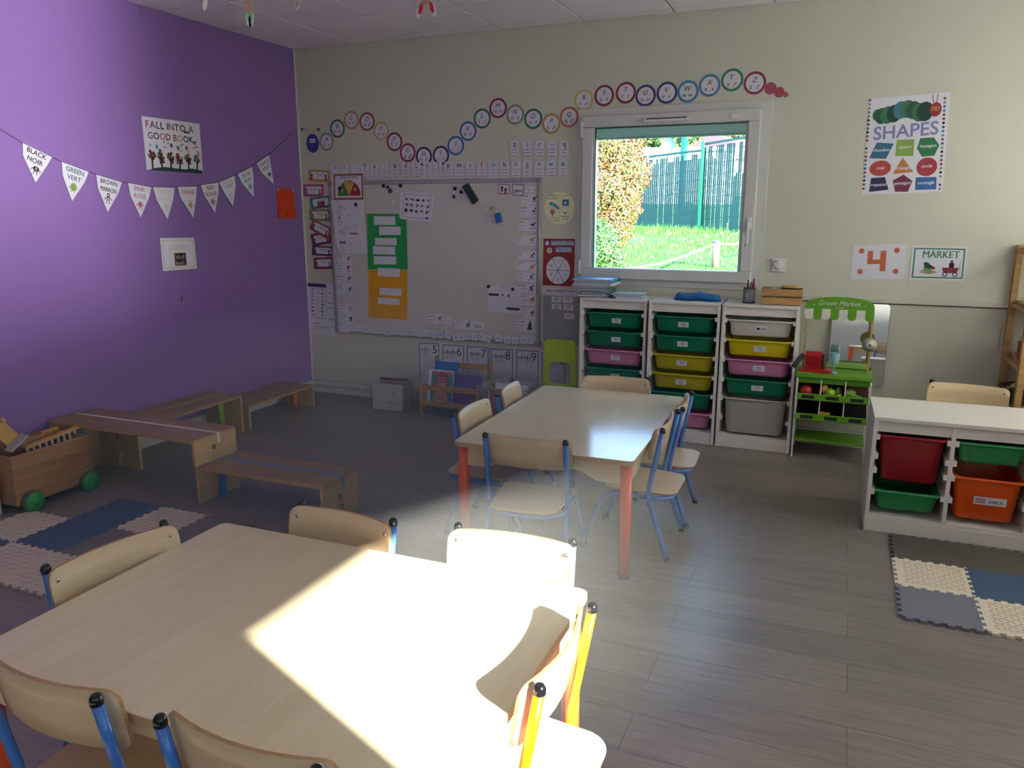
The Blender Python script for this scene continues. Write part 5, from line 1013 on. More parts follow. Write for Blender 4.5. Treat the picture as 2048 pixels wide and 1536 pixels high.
for i in range(15):
    a = math.pi-(math.pi)*i/14; ap.append(((ax0+ax1)/2+(ax1-ax0)/2*math.cos(a)*1.0, .925+.062*math.sin(a)**.7))
ap.append((ax1, .905)); nS = 8; sw_ = (ax1-ax0)/nS
b = MB(); b.prism(ap, aw_y-.010, aw_y, SG, 'y'); aws = sub(b, 'awning', st)
for i in range(nS):
    xa = ax0+sw_*i; pp = [(xa, .912), (xa, .865)]+[(xa+sw_/2-sw_/2*math.cos(math.pi*k/6), .865-.018*math.sin(math.pi*k/6)) for k in range(1, 6)]+[(xa+sw_, .865), (xa+sw_, .912)]
    b = MB(); b.prism(pp, aw_y-.016, aw_y-.001, SG if i % 2 else SW, 'y'); o = sub(b, 'awning_scallop', st); 
f = Flat(ax1-ax0, .1); f.text('Green Market', (ax1-ax0)/2, .030, .042, PAP, shear=.35, bold=.0, fit=.235); f.line([(.04, .03), (.055, .033)], .002, PAP); f.line([(.325, .033), (.34, .03)], .002, PAP); f.line([(.165, .018), (.215, .018)], .003, PAP)
o = f.build('awning_lettering', lambda u, v, t_: Vector((ax0+u, aw_y-.0105-t_, .905+v))-Vector(st.location), st)
# on the stall
e = empty('play_clock', (4.262, -.262, .712), label='round white wooden play clock hanging on the right post of the stall', cat='clock')
b = MB(); b.lathe([(.042, .0), (.044, -.004), (.044, -.018), (.040, -.020)], M('clock_rim', '#8b8f5a', .5), axis='y', n=32); b.build('case', e)
b = MB(); b.lathe([(.0395, -.0205), (.001, -.0208)], CRM, axis='y', n=32); b.build('dial', e)
f = Flat(.08, .08)
for k in range(12): a = k*math.pi/6; f.disc(.04+.031*math.cos(a), .04+.031*math.sin(a), .0024, DGR, 1, 8)
f.line([(.04, .04), (.058, .03)], .006, OLV, 2); f.line([(.04, .04), (.043, .018)], .003, DGR, 3); f.disc(.04, .04, .006, BLK, 4, 12); f.build('hands', lambda u, v, t_: Vector((u-.04, -.0212-t_, v-.04)), e)
b = MB(); b.tube([(-.01, -.01, .043), (0, .02, .075), (.012, -.01, .043)], .0008, DARKM, n=5); b.build('hanging_loop', e)
CR = M('toy_red_plastic', '#a01420', .3)
e = empty('toy_cash_register', (3.965, -.255, .53), -.05, label='red plastic toy cash register on the left of the stall counter', cat='toy')
b = MB(); b.loft([[Vector((x*1.0+ox, y, z)) for x, y in rrect(w, d, .008, 3)] for z, w, d, ox in ((0, .19, .13, .01), (.010, .19, .13, .01), (.016, .17, .11, .0), (.018, .12, .09, -.0))], CR, smooth=False)
b.prism([(-.035, .016), (-.045, .10), (-.02, .118), (.02, .118), (.04, .10), (.045, .016)], -.055, .042, CR, 'x'); b.build('body', e)
b = MB(); b.box(.043, .052, -.03, .035, .02, .112, DARKM, .002); b.build('screen_side', e)
b = MB(); b.box(-.045, .032, -.0475, -.0445, .088, .094, CR, .001); b.box(-.045, .032, -.0470, -.0440, .050, .053, M('toy_red_groove', '#6a0c14', .4)); b.build('ridge', e)
GLB = bpy.data.materials.new('goblet_teal_glass'); GLB.use_nodes = True; pb = GLB.node_tree.nodes['Principled BSDF']; pb.inputs['Base Color'].default_value = (.35, .62, .66, 1); pb.inputs['Alpha'].default_value = .55; pb.inputs['Roughness'].default_value = .1
e = empty('goblet', (4.075, -.30, .53), label='pale teal plastic goblet standing on the stall counter', cat='goblet'); e.scale = (1.05, 1.05, 1.2)
b = MB(); b.lathe([(.026, .052), (.030, .08), (.026, .105), (.0245, .105), (.028, .08), (.012, .05), (.004, .047)][::-1], GLB, n=20, cap0=False, cap1=False); b.lathe([(.026, .106), (.018, .062), (.008, .044), (.004, .04)], GLB, n=20, cap0=False, cap1=False); b.build('bowl', e)
b = MB(); b.lathe([(.026, 0), (.024, .004), (.007, .010), (.004, .02), (.006, .03), (.004, .042)], GLB, n=20); b.build('stem', e)
e = empty('chalk_tag', (3.872, -.335, .60), label='small slanted black chalk tag on a string at the left of the stall', cat='tag'); e.rotation_euler = (0, .6, .2)
b = MB(); b.box(-.014, .014, -.003, .003, -.05, .05, DARKM, .002); b.box(-.009, .009, -.004, -.003, -.043, .043, M('slate_grey', '#3a4044', .7)); b.build('tag_plate', e)
b = MB(); b.tube([(0, 0, .05), (-.01, .01, .08), (-.014, .04, .10)], .001, TAN, n=5); b.build('string', e)
# toy produce
def blob(name, pos, r, m_, lab, cat='toy food', sz=(1, 1, 1), stem=None, rot=0, grp='toy food on the stall shelves'):
    e = empty(name, pos, rot, label=lab, cat=cat, group=grp); b = MB(); b.ball((0, 0, r*sz[2]), r, m_, sz); b.build('body', e)
    if stem: b = MB(); b.tube([(0, 0, r*sz[2]*1.9), (.003, 0, r*sz[2]*2+.012)], .0025, stem, n=6); b.build('stem', e)
    return e
su = .405; zi = su-.022
blob('toy_ball', (3.930, -.335, zi), .035, M('ball_red', '#b0202c', .4), 'red ball in the left upper compartment of the stall', 'ball')
blob('toy_potato', (4.035, -.31, zi+.018), .028, M('potato_tan', '#c89a4a', .5), 'tan toy potato above the carrot in the stall', sz=(.8, .8, 1.1))
blob('toy_apple', (4.070, -.335, zi), .030, M('apple_green', '#86c02c', .35), 'bright green toy apple in the middle compartment', stem=BRN)
blob('toy_pear', (4.113, -.315, zi), .025, M('pear_green', '#7a9a3a', .45), 'dull green toy pear at the middle divider', sz=(.8, .8, 1.35), stem=BRN)
blob('toy_cabbage', (4.180, -.305, zi), .033, M('cabbage_green', '#8fae5c', .5), 'pale green toy cabbage leaf in the right compartment', sz=(1.1, .9, .9))
e = empty('toy_carrot', (4.03, -.355, zi+.012), .1, label='orange toy carrot in the middle compartment of the stall', cat='toy food', group='toy food on the stall shelves'); e.rotation_euler = (0, 1.45, -.15)
b = MB(); b.lathe([(.001, -.04), (.008, -.03), (.013, .0), (.015, .02), (.008, .028)], M('carrot_orange', '#e0641a', .45), n=12); b.build('root', e)
b = MB(); b.tube([(0, 0, .026), (.004, .002, .04)], .004, GRN, n=6); b.build('leaf_tuft', e)
e = empty('toy_banana', (4.10, -.36, zi+.004), label='small yellow toy banana in front of the apple', cat='toy food', group='toy food on the stall shelves')
b = MB(); b.tube([(-.03, 0, .008), (-.012, -.006, .012), (.012, -.006, .018), (.03, 0, .028)], [.003, .007, .007, .003], M('banana_yellow', '#d8b41e', .45), n=10); b.build('body', e)
e = empty('toy_cucumber', (4.21, -.345, zi+.004), label='long green toy cucumber in the right upper compartment', cat='toy food', group='toy food on the stall shelves')
b = MB(); b.tube([(-.05, .02, .022), (-.03, .005, .026), (.01, -.005, .018), (.045, -.01, .010)], [.004, .012, .012, .005], M('cucumber_green', '#6f9a44', .45), n=12); b.build('body', e)
e = empty('toy_corn', (4.045, -.345, .279), label='yellow toy block lying alone on the lower stall shelf', cat='toy food', group='toy food on the stall shelves')
b = MB(); b.box(-.032, .032, -.012, .012, 0, .014, M('toy_yellow_wood', '#b89a1e', .5), .003); b.box(-.022, -.012, -.013, .013, .002, .018, M('toy_yellow_wood', '#b89a1e', .5), .002); b.build('body', e)
# ---------------------------------------------------------------- lime plastic chair
LC = M('lime_plastic', '#9ab80c', .4)
e = empty('lime_chair', (2.30, -.30, 0), label='lime green one-piece plastic chair left of the tall units', cat='chair')
b = MB()
b.prism([(-.125, .255), (.125, .255), (.125, .62), (.112, .635), (-.112, .635), (-.125, .62)], .09, .102, LC, 'y', T=Matrix.Rotation(.0, 4, 'X')) if False else None
outer = [(-.13, .27), (-.115, .60), (-.10, .618), (.10, .618), (.115, .60), (.13, .27)]
b.box(-.132, .132, .062, .074, .27, .30, LC, .003)
b.prism([(-.13, .29), (-.082, .29), (-.078, .46), (-.118, .46)], .062, .074, LC, 'y'); b.prism([(.082, .29), (.13, .29), (.118, .46), (.078, .46)], .062, .074, LC, 'y')
b.prism([(-.118, .455), (.118, .455), (.112, .60), (.098, .615), (-.098, .615), (-.112, .60)], .062, .074, LC, 'y')
for s_ in (-1, 1): b.prism([(s_*.055, .29), (s_*.083, .29), (s_*.083, .32)], .063, .073, LC, 'y'); b.prism([(s_*.055, .458), (s_*.083, .458), (s_*.083, .43)], .063, .073, LC, 'y')
b.build('backrest', e)
b = MB(); b.loft([[Vector((x, y, z)) for x, y in rrect(w, d, .04, 6, 0, -.055)] for z, w, d in ((.258, .26, .25), (.264, .275, .265), (.272, .275, .265), (.276, .262, .25))], LC); b.build('seat', e)
for x in (-1, 1):
    for y in (-.16, .05):
        b = MB(); b.loft([[Vector((x*(.115+.02*(1-z/.26))+px, y+(.02 if y > 0 else -.02)*(1-z/.26)+py, z)) for px, py in rrect(.03, .03, .008, 3)] for z in (0, .26)], LC); b.build('leg', e)
# ---------------------------------------------------------------- clear boxes with books, and the wooden book rack
CLR = bpy.data.materials.new('frosted_clear_plastic'); CLR.use_nodes = True; pb = CLR.node_tree.nodes['Principled BSDF']; pb.inputs['Base Color'].default_value = (.5, .5, .52, 1); pb.inputs['Alpha'].default_value = .34; pb.inputs['Roughness'].default_value = .25
def clearbox(x0, x1, y0, y1, h, rz, lab):
    cx, cy = (x0+x1)/2, (y0+y1)/2; w, d = x1-x0, y1-y0
    e = empty('clear_storage_box', (cx, cy, 0), rz, label=lab, cat='storage box')
    R = lambda w, d, z, r=.03: [Vector((x, y, z)) for x, y in rrect(w, d, r, 5)]
    b = MB(); b.loft([R(w*.80, d*.80, .002), R(w*.82, d*.82, .008), R(w*.96, d*.96, h-.012)], CLR, True, False); b.build('box', e)
    b = MB(); b.loft([R(w*.96, d*.96, h-.012), R(w*1.02, d*1.02, h-.012), R(w*1.03, d*1.03, h-.002), R(w*.965, d*.965, h), R(w*.95, d*.95, h-.014)], CLR, False, False); b.build('rim', e)
    return e
clearbox(.80, 1.15, -.42, -.10, .255, .04, 'clear plastic box of picture books left of the wooden rack')
clearbox(1.72, 2.10, -.42, -.10, .27, .0, 'clear plastic box of books right of the wooden rack')
def upbook(x, y, z, w, h, t_, cover, lab, rz=0, tilt=0, group=None, art=None):
    e = empty('picture_book', (x, y, z), 0, label=lab, cat='book', group=group); e.rotation_euler = (tilt, 0, rz)
    b = MB(); b.box(-w/2, w/2, -t_/2, -t_/2+.002, 0, h, cover); b.box(-w/2, w/2, t_/2-.002, t_/2, 0, h, cover); b.box(-w/2, -w/2+.002, -t_/2+.002, t_/2-.002, 0, h, cover); b.build('cover', e)
    b = MB(); b.box(-w/2+.0021, w/2-.004, -t_/2+.0021, t_/2-.0021, .003, h-.003, PAP); b.build('pages', e)
    if art:
        f = Flat(w, h); art(f, w, h); f.build('cover_print', lambda u, v, q: Vector((u-w/2, -t_/2-.0003-q, v)), e)
    return e
def art_ink(f, w, h):
    f.rect(0, 0, w, h, CRM, 1); scribble(f, w*.7, h*.62, .025, OLV, random.Random(1), 4); scribble(f, w*.35, h*.4, .014, BRN, random.Random(2), 3); f.text('TALES', w*.66, h*.22, .03, BLK, shear=.3, bold=.01, rot=-.1)
    for i in range(5): f.line([(w*.5+.02*i, h*.1), (w*.52+.02*i, h*.16)], .003, BLK)
upbook(.965, -.375, .012, .25, .20, .012, CRM, 'cream picture book with ink drawings at the front of the left clear box', .04, -.07, 'books in the left clear box', art_ink)
upbook(.985, -.31, .012, .24, .235, .014, M('cover_maroon', '#5c1420', .5), 'maroon picture book behind the cream one in the left clear box', .05, -.05, 'books in the left clear box')
upbook(.98, -.25, .012, .22, .215, .012, RED, 'red picture book in the middle of the left clear box', .02, -.03, 'books in the left clear box')
upbook(.97, -.19, .012, .23, .20, .012, NVY, 'navy picture book at the back of the left clear box', 0, 0, 'books in the left clear box')
upbook(1.925, -.35, .012, .25, .235, .014, RED, 'red covered book at the front of the right clear box', 0, -.05, 'books in the right clear box')
upbook(1.95, -.29, .012, .25, .265, .014, PAP, 'white book standing tallest in the right clear box', 0, -.03, 'books in the right clear box')
upbook(1.90, -.24, .012, .22, .25, .012, M('cover_green_teal', '#2a6a5c', .5), 'dark green book behind the white one in the right clear box', 0, 0, 'books in the right clear box')
upbook(1.80, -.30, .012, .02, .22, .16, NVY, 'navy book standing sideways at the left of the right clear box', 0, 0, 'books in the right clear box')
RK = Wood('rack_pine', '#94683c', '#b58a58', (1, 1, 9), .5, 4)
x0r, x1r = 1.265, 1.745
er = empty('book_rack', ((x0r+x1r)/2, -.30, 0), label='low wooden book rack between the two clear boxes', cat='book rack')
for x in (x0r, x1r-.018):
    b = MB(); b.box(x, x+.018, -.412, -.392, 0, .275, RK, .003); b.box(x, x+.018, -.16, -.14, 0, .415, RK, .003); b.box(x, x+.018, -.392, -.16, .06, .085, RK, .002); sub(b, 'side_frame', er)
for y, z0_, z1_ in ((-.408, .205, .245), (-.408, .09, .125), (-.156, .335, .375), (-.156, .12, .155)):
    b = MB(); b.box(x0r+.018, x1r-.018, y, y+.012, z0_, z1_, RK, .002); sub(b, 'rail', er)
b = MB(); b.box(x0r+.018, x1r-.018, -.39, -.165, .082, .09, RK); sub(b, 'base_board', er)
def art_pig(f, w, h):
    f.rect(w*.12, 0, w, h*.96, M('cover_teal_green', '#2a8c88', .5), 1); f.rect(w*.12, h*.88, w, h*.95, ORG, 2); f.disc(w*.55, h*.66, .062, RED, 2, 20, .068); f.disc(w*.55, h*.18, .058, M('print_pig_pink', '#d88a8a', .5), 2, 20); f.disc(w*.55, h*.17, .018, M('print_pig_snout', '#c07070', .5), 3, 14)
    f.text('WHAT YOUR', w*.55, h*.74, .018, PAP, fit=.08); f.text('MOTHER WAS IN', w*.55, h*.66, .016, PAP, fit=.1); f.text('A PIG', w*.55, h*.53, .034, PAP, bold=.03, fit=.09)
def art_purple(f, w, h):
    f.rect(0, 0, w, h, M('cover_purple', '#5f4290', .5), 1); f.text('Little House in the Woods', w*.5, h*.82, .02, NVY, fit=w*.7, bold=.02)
    for i in range(4): f.line([(w*.3, h*(.7-.05*i)), (w*.75, h*(.7-.05*i))], .003, VIO)
    scribble(f, w*.65, h*.16, .02, TAN, random.Random(4), 4); scribble(f, w*.8, h*.18, .016, CRI, random.Random(5), 3); f.rect(w*.8, h*.03, w*.95, h*.11, PAP, 3)
upbook(1.375, -.235, .092, .19, .295, .012, M('cover_royal_blue', '#1668b0', .5), 'royal blue book standing tallest in the wooden rack', 0, -.20, 'books in the wooden rack')
upbook(1.385, -.330, .092, .205, .25, .010, PAP, 'white and teal book with a red blob and pig on the wooden rack', 0, -.22, 'books in the wooden rack', art_pig)
upbook(1.595, -.305, .092, .235, .225, .012, M('cover_purple', '#5f4290', .5), 'purple picture book on the right of the wooden rack', 0, -.20, 'books in the wooden rack', art_purple)
# ---------------------------------------------------------------- step benches along the purple wall
BW = Wood('bench_birch', '#7e6548', '#98795a', (1.2, 1.2, 1.2), .42, 5); BW2 = Wood('bench_birch_light', '#a8885e', '#bd9c70', (1.2, 9, 9), .42, 4)
def notch_panel(b, w, h, m_, T, cut=.035):
    b.prism([(-w/2, 0), (-cut/2, 0), (-cut/2, h*.34), (cut/2, h*.34), (cut/2, 0), (w/2, 0), (w/2, h), (-w/2, h)], -.009, .009, m_, 'x', T=T)
def bench(loc, rz, L, W, Hh, stripe, lab, leg0=0, leg1=0, toe=None, logos=(), toes=()):
    e = empty('step_bench', loc, rz, label=lab, cat='bench', group=None)
    b = MB(); rings = [[Vector((x, y, z)) for x, y in rrect(L, W, .012, 3, L/2, W/2)] for z in (Hh-.018, Hh-.001, Hh)]
    b.loft(rings[:2], PLYE, True, False, smooth=False); b.loft(rings[1:], BW, False, True, smooth=False); b.build('seat_board', e)
    for k, (x, lz) in enumerate(((.010, leg0), (L-.010, leg1))):
        b = MB(); h = Hh-.018-lz
        if lz: b.box(x-.009, x+.009, .002, W-.002, lz, Hh-.018, BW2, .002)
        else: notch_panel(b, W-.006, h, BW2, Matrix.Translation((x, W/2, lz)))
        b.build('leg_panel', e)
    if stripe:
        b = MB(); y = W*.56; b.box(.002, L, y-.010, y+.010, Hh, Hh+.0012, stripe); b.box(L+.0005, L+.0015, y-.010, y+.010, Hh-.055, Hh+.0012, stripe); b.build('coloured_stripe', e)
    for side in logos:
        x = L+.0 if side else -.0
        f = Flat(.07, .05); f.ring(.035, .032, .008, .014, DGR, 1, 18); f.line([(.030, .040), (.036, .026), (.040, .038)], .004, DGR); f.text('wesco', .035, .004, .012, DGR, bold=.03, fit=.05)
        if side: f.build('logo', lambda u, v, t_: Vector((L+.0012+t_, W*.5+u-.035, Hh*.5 if Hh < .3 else leg1+.02)+Vector((0, 0, v))) if False else Vector((L+.0005+t_, W*.45+u-.035, (Hh+leg1)/2-.03+v)), e)
        else: f.build('logo', lambda u, v, t_: Vector((.0-t_-.0005, W*.5-u+.035, Hh*.62+v)), e)
    for x, m_ in toes:
        b = MB(); b.prism([(-.02, 0), (.02, 0), (.03, Hh-.02), (-.035, Hh-.02)], W/2-.008, W/2+.008, m_, 'y', T=Matrix.Translation((x, 0, 0))); b.build('coloured_foot', e)
    return e
STW = M('stripe_white', '#cdc8c4', .6); STB = M('stripe_blue', '#4f78b8', .6); STY = M('stripe_olive', '#aea044', .6); FTO = M('foot_orange', '#c8641c', .5); FTG = M('foot_lime', '#8fa81c', .5); FTW = M('foot_grey_blue', '#a8b8bc', .5); FTB = M('foot_blue', '#3f72c4', .5)
bench((.02, -2.425, 0), .0, 1.07, .305, .348, STW, 'highest step bench with a white stripe reaching out from the purple wall', leg1=.2065, logos=(1,), toes=((.06, FTW),))
bench((1.062, -2.408, 0), .0, .80, .300, .205, STB, 'low step bench with a blue stripe resting under the higher one', logos=(1,), toes=((.03, FTB),))
bench((.345, -2.120, 0), math.pi/2, .885, .320, .262, STY, 'middle-height step bench with an olive stripe along the purple wall', logos=(0,), toes=((.85, FTG),))
bench((.348, -1.185, 0), math.pi/2, .74, .310, .172, None, 'lowest plain step bench in the corner along the purple wall', toes=((.69, FTO),))
# ---------------------------------------------------------------- wooden toy cart
CW = Wood('cart_pine', '#7c5637', '#a97d51', (9, 1.0, 26), .5, 1.7, dist=2.2)
e = empty('toy_cart', (.195, -2.66, 0), .0, label='wooden toy cart with green wheels by the purple wall, full of dollhouse pieces', cat='toy cart')
wx, ly, z0c, z1c = .155, .225, .045, .305
for s_ in (-1, 1):
    b = MB(); b.box(s_*wx-.009, s_*wx+.009, -ly, ly, z0c, z1c, CW, .003); b.build('side_panel', e)
    b = MB(); b.box(-wx+.010, wx-.010, s_*(ly-.010)-.009, s_*(ly-.010)+.009, z0c, z1c-.004, CW, .003); b.build('end_panel', e)
b = MB(); b.box(-wx+.01, wx-.01, -ly+.02, ly-.02, z0c, z0c+.012, CW); b.build('floor_board', e)
for s_ in (-1, 1):
    for y in (-.155, .175):
        b = MB(); b.lathe([(.052, -.016), (.0545, -.013), (.0545, .012), (.052, .015)], M('wheel_tyre', '#4f5a50', .6), c=(s_*(wx+.028), y, .0548), axis='x', n=32); w_e = b.build('wheel', e)
        b = MB(); d_ = s_; b.lathe([(.050, d_*.0155), (.049, d_*.0175), (.02, d_*.018), (.013, d_*.019), (.012, d_*.026), (.001, d_*.027)], M('wheel_green', '#1d8a44', .4), c=(s_*(wx+.028), y, .0548), axis='x', n=32); b.build('hub_disc', w_e)
PW = M('toy_maple', '#c79a52', .5, var=.1, scale=12); cpx, cpy = .195, -2.66
def toy(name, pos, rot, lab, fn, cat='toy'):
    e = empty(name, pos, 0, label=lab, cat=cat, group='dollhouse pieces in the toy cart'); e.rotation_euler = rot; b = MB(); fn(b); b.build('body', e); return e
def KP(x, y): return (x/6.982, y/6.982+820)
def cut_yz(pts, xx): return [(lambda p: (p.y, p.z))(at(*KP(*q), 'x', xx)) for q in pts]
def toyplate(name, pts, xx, t_, m_, lab):
    P_ = cut_yz(pts, xx); cy, cz = sum(p[0] for p in P_)/len(P_), min(p[1] for p in P_)
    e = empty(name, (xx, cy, cz), 0, label=lab, cat='toy', group='dollhouse pieces in the toy cart'); b = MB(); b.prism([(y-cy, z-cz) for y, z in P_], -t_/2, t_/2, m_, 'x'); b.build('body', e); return e
toyplate('dollhouse_wall', [(-90, 130), (10, 190), (30, 165), (0, 140), (38, 102), (80, 140), (60, 172), (280, 370), (125, 525), (-90, 350)], .20, .012, PW, 'tilted pale yellow wooden wall panel with a battlement at the left of the cart')
toyplate('dollhouse_roof', [(335, 332), (365, 355), (118, 590), (95, 570)], .235, .05, M('toy_grey_paint', '#9a9a98', .5), 'grey painted board leaning beside the yellow panel in the cart')
toy('wooden_ramp', (.11, -2.60, .285), (.06, 0, .05), 'thin wooden plank lying along the back of the cart', lambda b: b.box(-.035, .035, -.10, .15, 0, .012, CRW, .002))
toy('toy_railing', (.255, -2.57, .255), (.10, 0, 0), 'wooden balustrade with short white posts along the cart side', lambda b: (b.box(-.02, .02, -.16, .16, .058, .068, PW, .002), [b.lathe([(.008, 0), (.006, .02), (.006, .045), (.009, .058)], WHT, c=(0, -.15+.035*k, 0), n=10) for k in range(9)]))
toy('toy_window_frame', (.16, -2.52, .27), (0, 0, .1), 'small orange translucent toy window standing at the back of the cart', lambda b: (b.box(-.004, .004, -.045, .045, 0, .06, M('toy_orange_film', '#b8740c', .4)), b.box(-.007, .007, -.05, .05, .058, .066, PW), b.box(-.007, .007, -.05, -.044, 0, .06, PW), b.box(-.007, .007, .044, .05, 0, .06, PW)))
toy('blue_cloth', (.23, -2.80, .19), (0, 0, .3), 'crumpled dark blue patterned cloth inside the cart', lambda b: b.ball((0, 0, .03), .06, M('cloth_navy_pattern', '#1d4a6e', .8, var=.5, scale=60), (1, 1.1, .55), jit=.12), 'cloth')
toy('red_toy_block', (.14, -2.70, .17), (0, 0, .4), 'dark red wooden box deep inside the cart', lambda b: b.box(-.06, .06, -.08, .08, -.10, .06, M('toy_dark_red', '#5c1a18', .5), .004))
# white low cabinet corner at the left edge
e = empty('white_cabinet', (.14, -3.25, 0), label='corner of a low white cabinet at the left edge of the view', cat='cabinet')
b = MB(); b.box(-.12, .118, -.35, .35, 0, .36, WLAC, .003); b.build('body', e); b = MB(); b.box(-.125, .120, -.355, .352, .36, .378, WLAC, .003); b.build('top', e)
# ---------------------------------------------------------------- puzzle foam mats
def mat_tile(ix, iy, pitch, x0, y0, m_, lab, grp, texture, seed):
    """jigsaw-edged foam tile; tabs and sockets alternate so that neighbours interlock"""
    p = pitch; t_ = .011; N = 6; tw = p/(2*N)
    def edge(a, bb, sgn):
        """a->b points; tabs of dovetail shape"""
        ax_, ay = a; bx_, by_ = bb; ux, uy = (bx_-ax_)/p, (by_-ay)/p; nx, ny = uy, -ux
        out = []
        for k in range(N):
            s0 = (k+.27)*p/N; s1 = (k+.73)*p/N; dd = sgn*(.0125); fl = .0028
            out += [(ax_+ux*s0, ay+uy*s0), (ax_+ux*(s0-fl)+nx*dd, ay+uy*(s0-fl)+ny*dd), (ax_+ux*(s1+fl)+nx*dd, ay+uy*(s1+fl)+ny*dd), (ax_+ux*s1, ay+uy*s1)]
        return out
    g = .0007
    c = [(g, g), (p-g, g), (p-g, p-g), (g, p-g)]
    # south & west edges: tabs out; north & east: sockets (shifted) -> complementary
    def half(a, bb, outw): return edge(a, bb, 1 if outw else -1)
    pts = [c[0]]+half(c[0], c[1], True)+[c[1]]+half(c[1], c[2], False)+[c[2]]+half(c[2], c[3], False)+[c[3]]+half(c[3], c[0], True)
    b = MB(); b.prism(pts, 0, t_, m_, 'z')
    if texture:
        q = texture
        for i in range(q):
            for j in range(q):
                u, v = .026+(p-.052)*(i+.5)/q, .026+(p-.052)*(j+.5)/q; s_ = (p-.052)/q*.40; d_ = 1 if (i+j) % 2 else -1
                w2_ = s_*.42
                b.face([(u-s_, v-d_*s_*.55-w2_*.5, t_+.0012), (u+s_, v+d_*s_*.55-w2_*.5, t_+.0012), (u+s_, v+d_*s_*.55+w2_*.5, t_+.0012), (u-s_, v-d_*s_*.55+w2_*.5, t_+.0012)], m_)
                b.face([(u-s_, v-d_*s_*.55-w2_*.5, t_+.0012), (u-s_*.9, v-d_*s_*.55-w2_*.5-.0016, t_), (u+s_, v+d_*s_*.55-w2_*.5-.0016, t_), (u+s_, v+d_*s_*.55-w2_*.5, t_+.0012)], M('foam_groove', '#8d8374', .9))
    return b.build('foam_mat_tile', origin=(0, 0, 0), label=lab, cat='foam mat tile', group=grp), (x0+ix*p, y0+iy*p)
FC = M('foam_cream', '#c4b5a0', .85, bump=.3, scale=60); FB = M('foam_blue', '#44546c', .85, bump=.3, scale=60); FG = M('foam_grey', '#6f6a64', .85, bump=.3, scale=60); FC2 = M('foam_ivory', '#d2c6ae', .85, bump=.2, scale=60); FG2 = M('foam_blue_grey', '#6e6f78', .85, bump=.3, scale=60); FD = M('foam_dark_grey', '#544f49', .85, bump=.3, scale=60); FB2 = M('foam_steel_blue', '#3d526c', .85, bump=.3, scale=60)
p = .297
gl = 'foam tiles of the left play mat'
for (ix, iy, m_, lab, tx) in ((1, 3, FB, 'blue foam tile nearest the cart and benches, far row of the left mat', 0), (2, 3, FC, 'cream foam tile in the far row of the left mat', 8), (3, 3, FG, 'grey foam tile at the far right corner of the left mat', 0), (0, 2, FC, 'cream foam tile touching the cart wheel', 8), (1, 2, FB, 'blue foam tile in the centre of the left mat', 0), (2, 2, FG, 'grey foam tile behind the left chair, beside the central blue tile', 0), (3, 2, FG, 'grey foam tile at the right side of the left mat beside the chair', 0), (0, 1, FB, 'blue foam tile at the left picture edge', 0), (1, 1, FC, 'cream foam tile in the near row of the left mat', 8), (2, 1, FC, 'cream foam tile at the near corner of the left mat by the chair post', 8), (0, 0, FC, 'cream foam tile lowest at the left picture edge', 8)):
    if (ix, iy) in ((3, 2), (0, 0)): continue
    o, (x, y) = mat_tile(ix, iy, p, .369, -3.715, m_, lab, gl, tx, ix)
    o.location = (x, y, .0003)
gr_ = 'foam tiles of the right play mat'; p = .278
for (ix, iy, m_, lab, tx) in ((0, 2, FD, 'dark grey foam tile under the left of the low white unit', 0), (1, 2, FD, 'dark grey foam tile further right along the low white unit', 0), (0, 1, FC2, 'ivory herringbone foam tile at the left of the right mat', 11), (1, 1, FB2, 'steel blue foam tile of the right mat', 0), (0, 0, FG2, 'blue-grey foam tile at the near left of the right mat', 0), (1, 0, FC2, 'ivory herringbone foam tile at the bottom right of the view', 11)):
    o, (x, y) = mat_tile(ix, iy, p, 4.390, -2.300, m_, lab, gr_, tx, ix); o.location = (x, y, .0003)
# ---------------------------------------------------------------- pine shelf at the right edge
SP = Wood('shelf_pine', '#9c7848', '#b8925c', (1, 1, 8), .5, 4); SPX = Wood('shelf_pine_board', '#9c7848', '#b8925c', (1, 8, 8), .5, 4)
e = empty('pine_shelf', (5.35, -.27, 0), label='open pine shelf at the right edge by the back wall', cat='shelf')
for x in (-.35, .35):
    for y in (-.24, .24):
        b = MB(); b.box(x-.016 if x > 0 else x-.016, x+.016, y-.022, y+.022, 0, 1.30, SP, .002); b.build('upright', e)
    b = MB()
    for z in (.10, .42, .66, .965, 1.27): b.box(x-.012, x+.012, -.22, .22, z-.014, z+.004, SPX, .001)
    b.build('cross_rail', e)
for z in (.12, .44, .675, .98, 1.285):
    b = MB(); b.box(-.334, .334, -.24, .24, z-.010, z+.006, SPX, .002); b.build('shelf_board', e)
e = empty('red_box', (5.12, -.33, .682), .05, label='red cardboard box with white top on the pine shelf', cat='box')
b = MB(); b.box(-.10, .10, -.09, .09, 0, .10, M('box_red', '#a01c34', .5), .003); b.build('body', e); b = MB(); b.box(-.095, .10, -.08, .085, .10, .125, PAP, .003); b.build('lid', e)
e = empty('wicker_basket', (5.065, -.33, .447), label='dark wicker basket on the lower board of the pine shelf', cat='basket')
WK = M('wicker_dark', '#4a3a28', .7)
b = MB()
for i in range(9): b.tube([(.095*1.1*math.cos(a*math.pi/12)*(1+.02*(i)), .08*1.1*math.sin(a*math.pi/12)*(1+.02*i), .006+.0095*i) for a in range(25)], .0046, WK, n=6)
b.lathe([(.09, 0), (.09, .004)], WK, n=20); b.build('weave', e)
b = MB(); b.tube([(.125*math.cos(a*math.pi/12), .105*math.sin(a*math.pi/12), .092) for a in range(25)], .007, WK, n=8); b.build('rim', e)
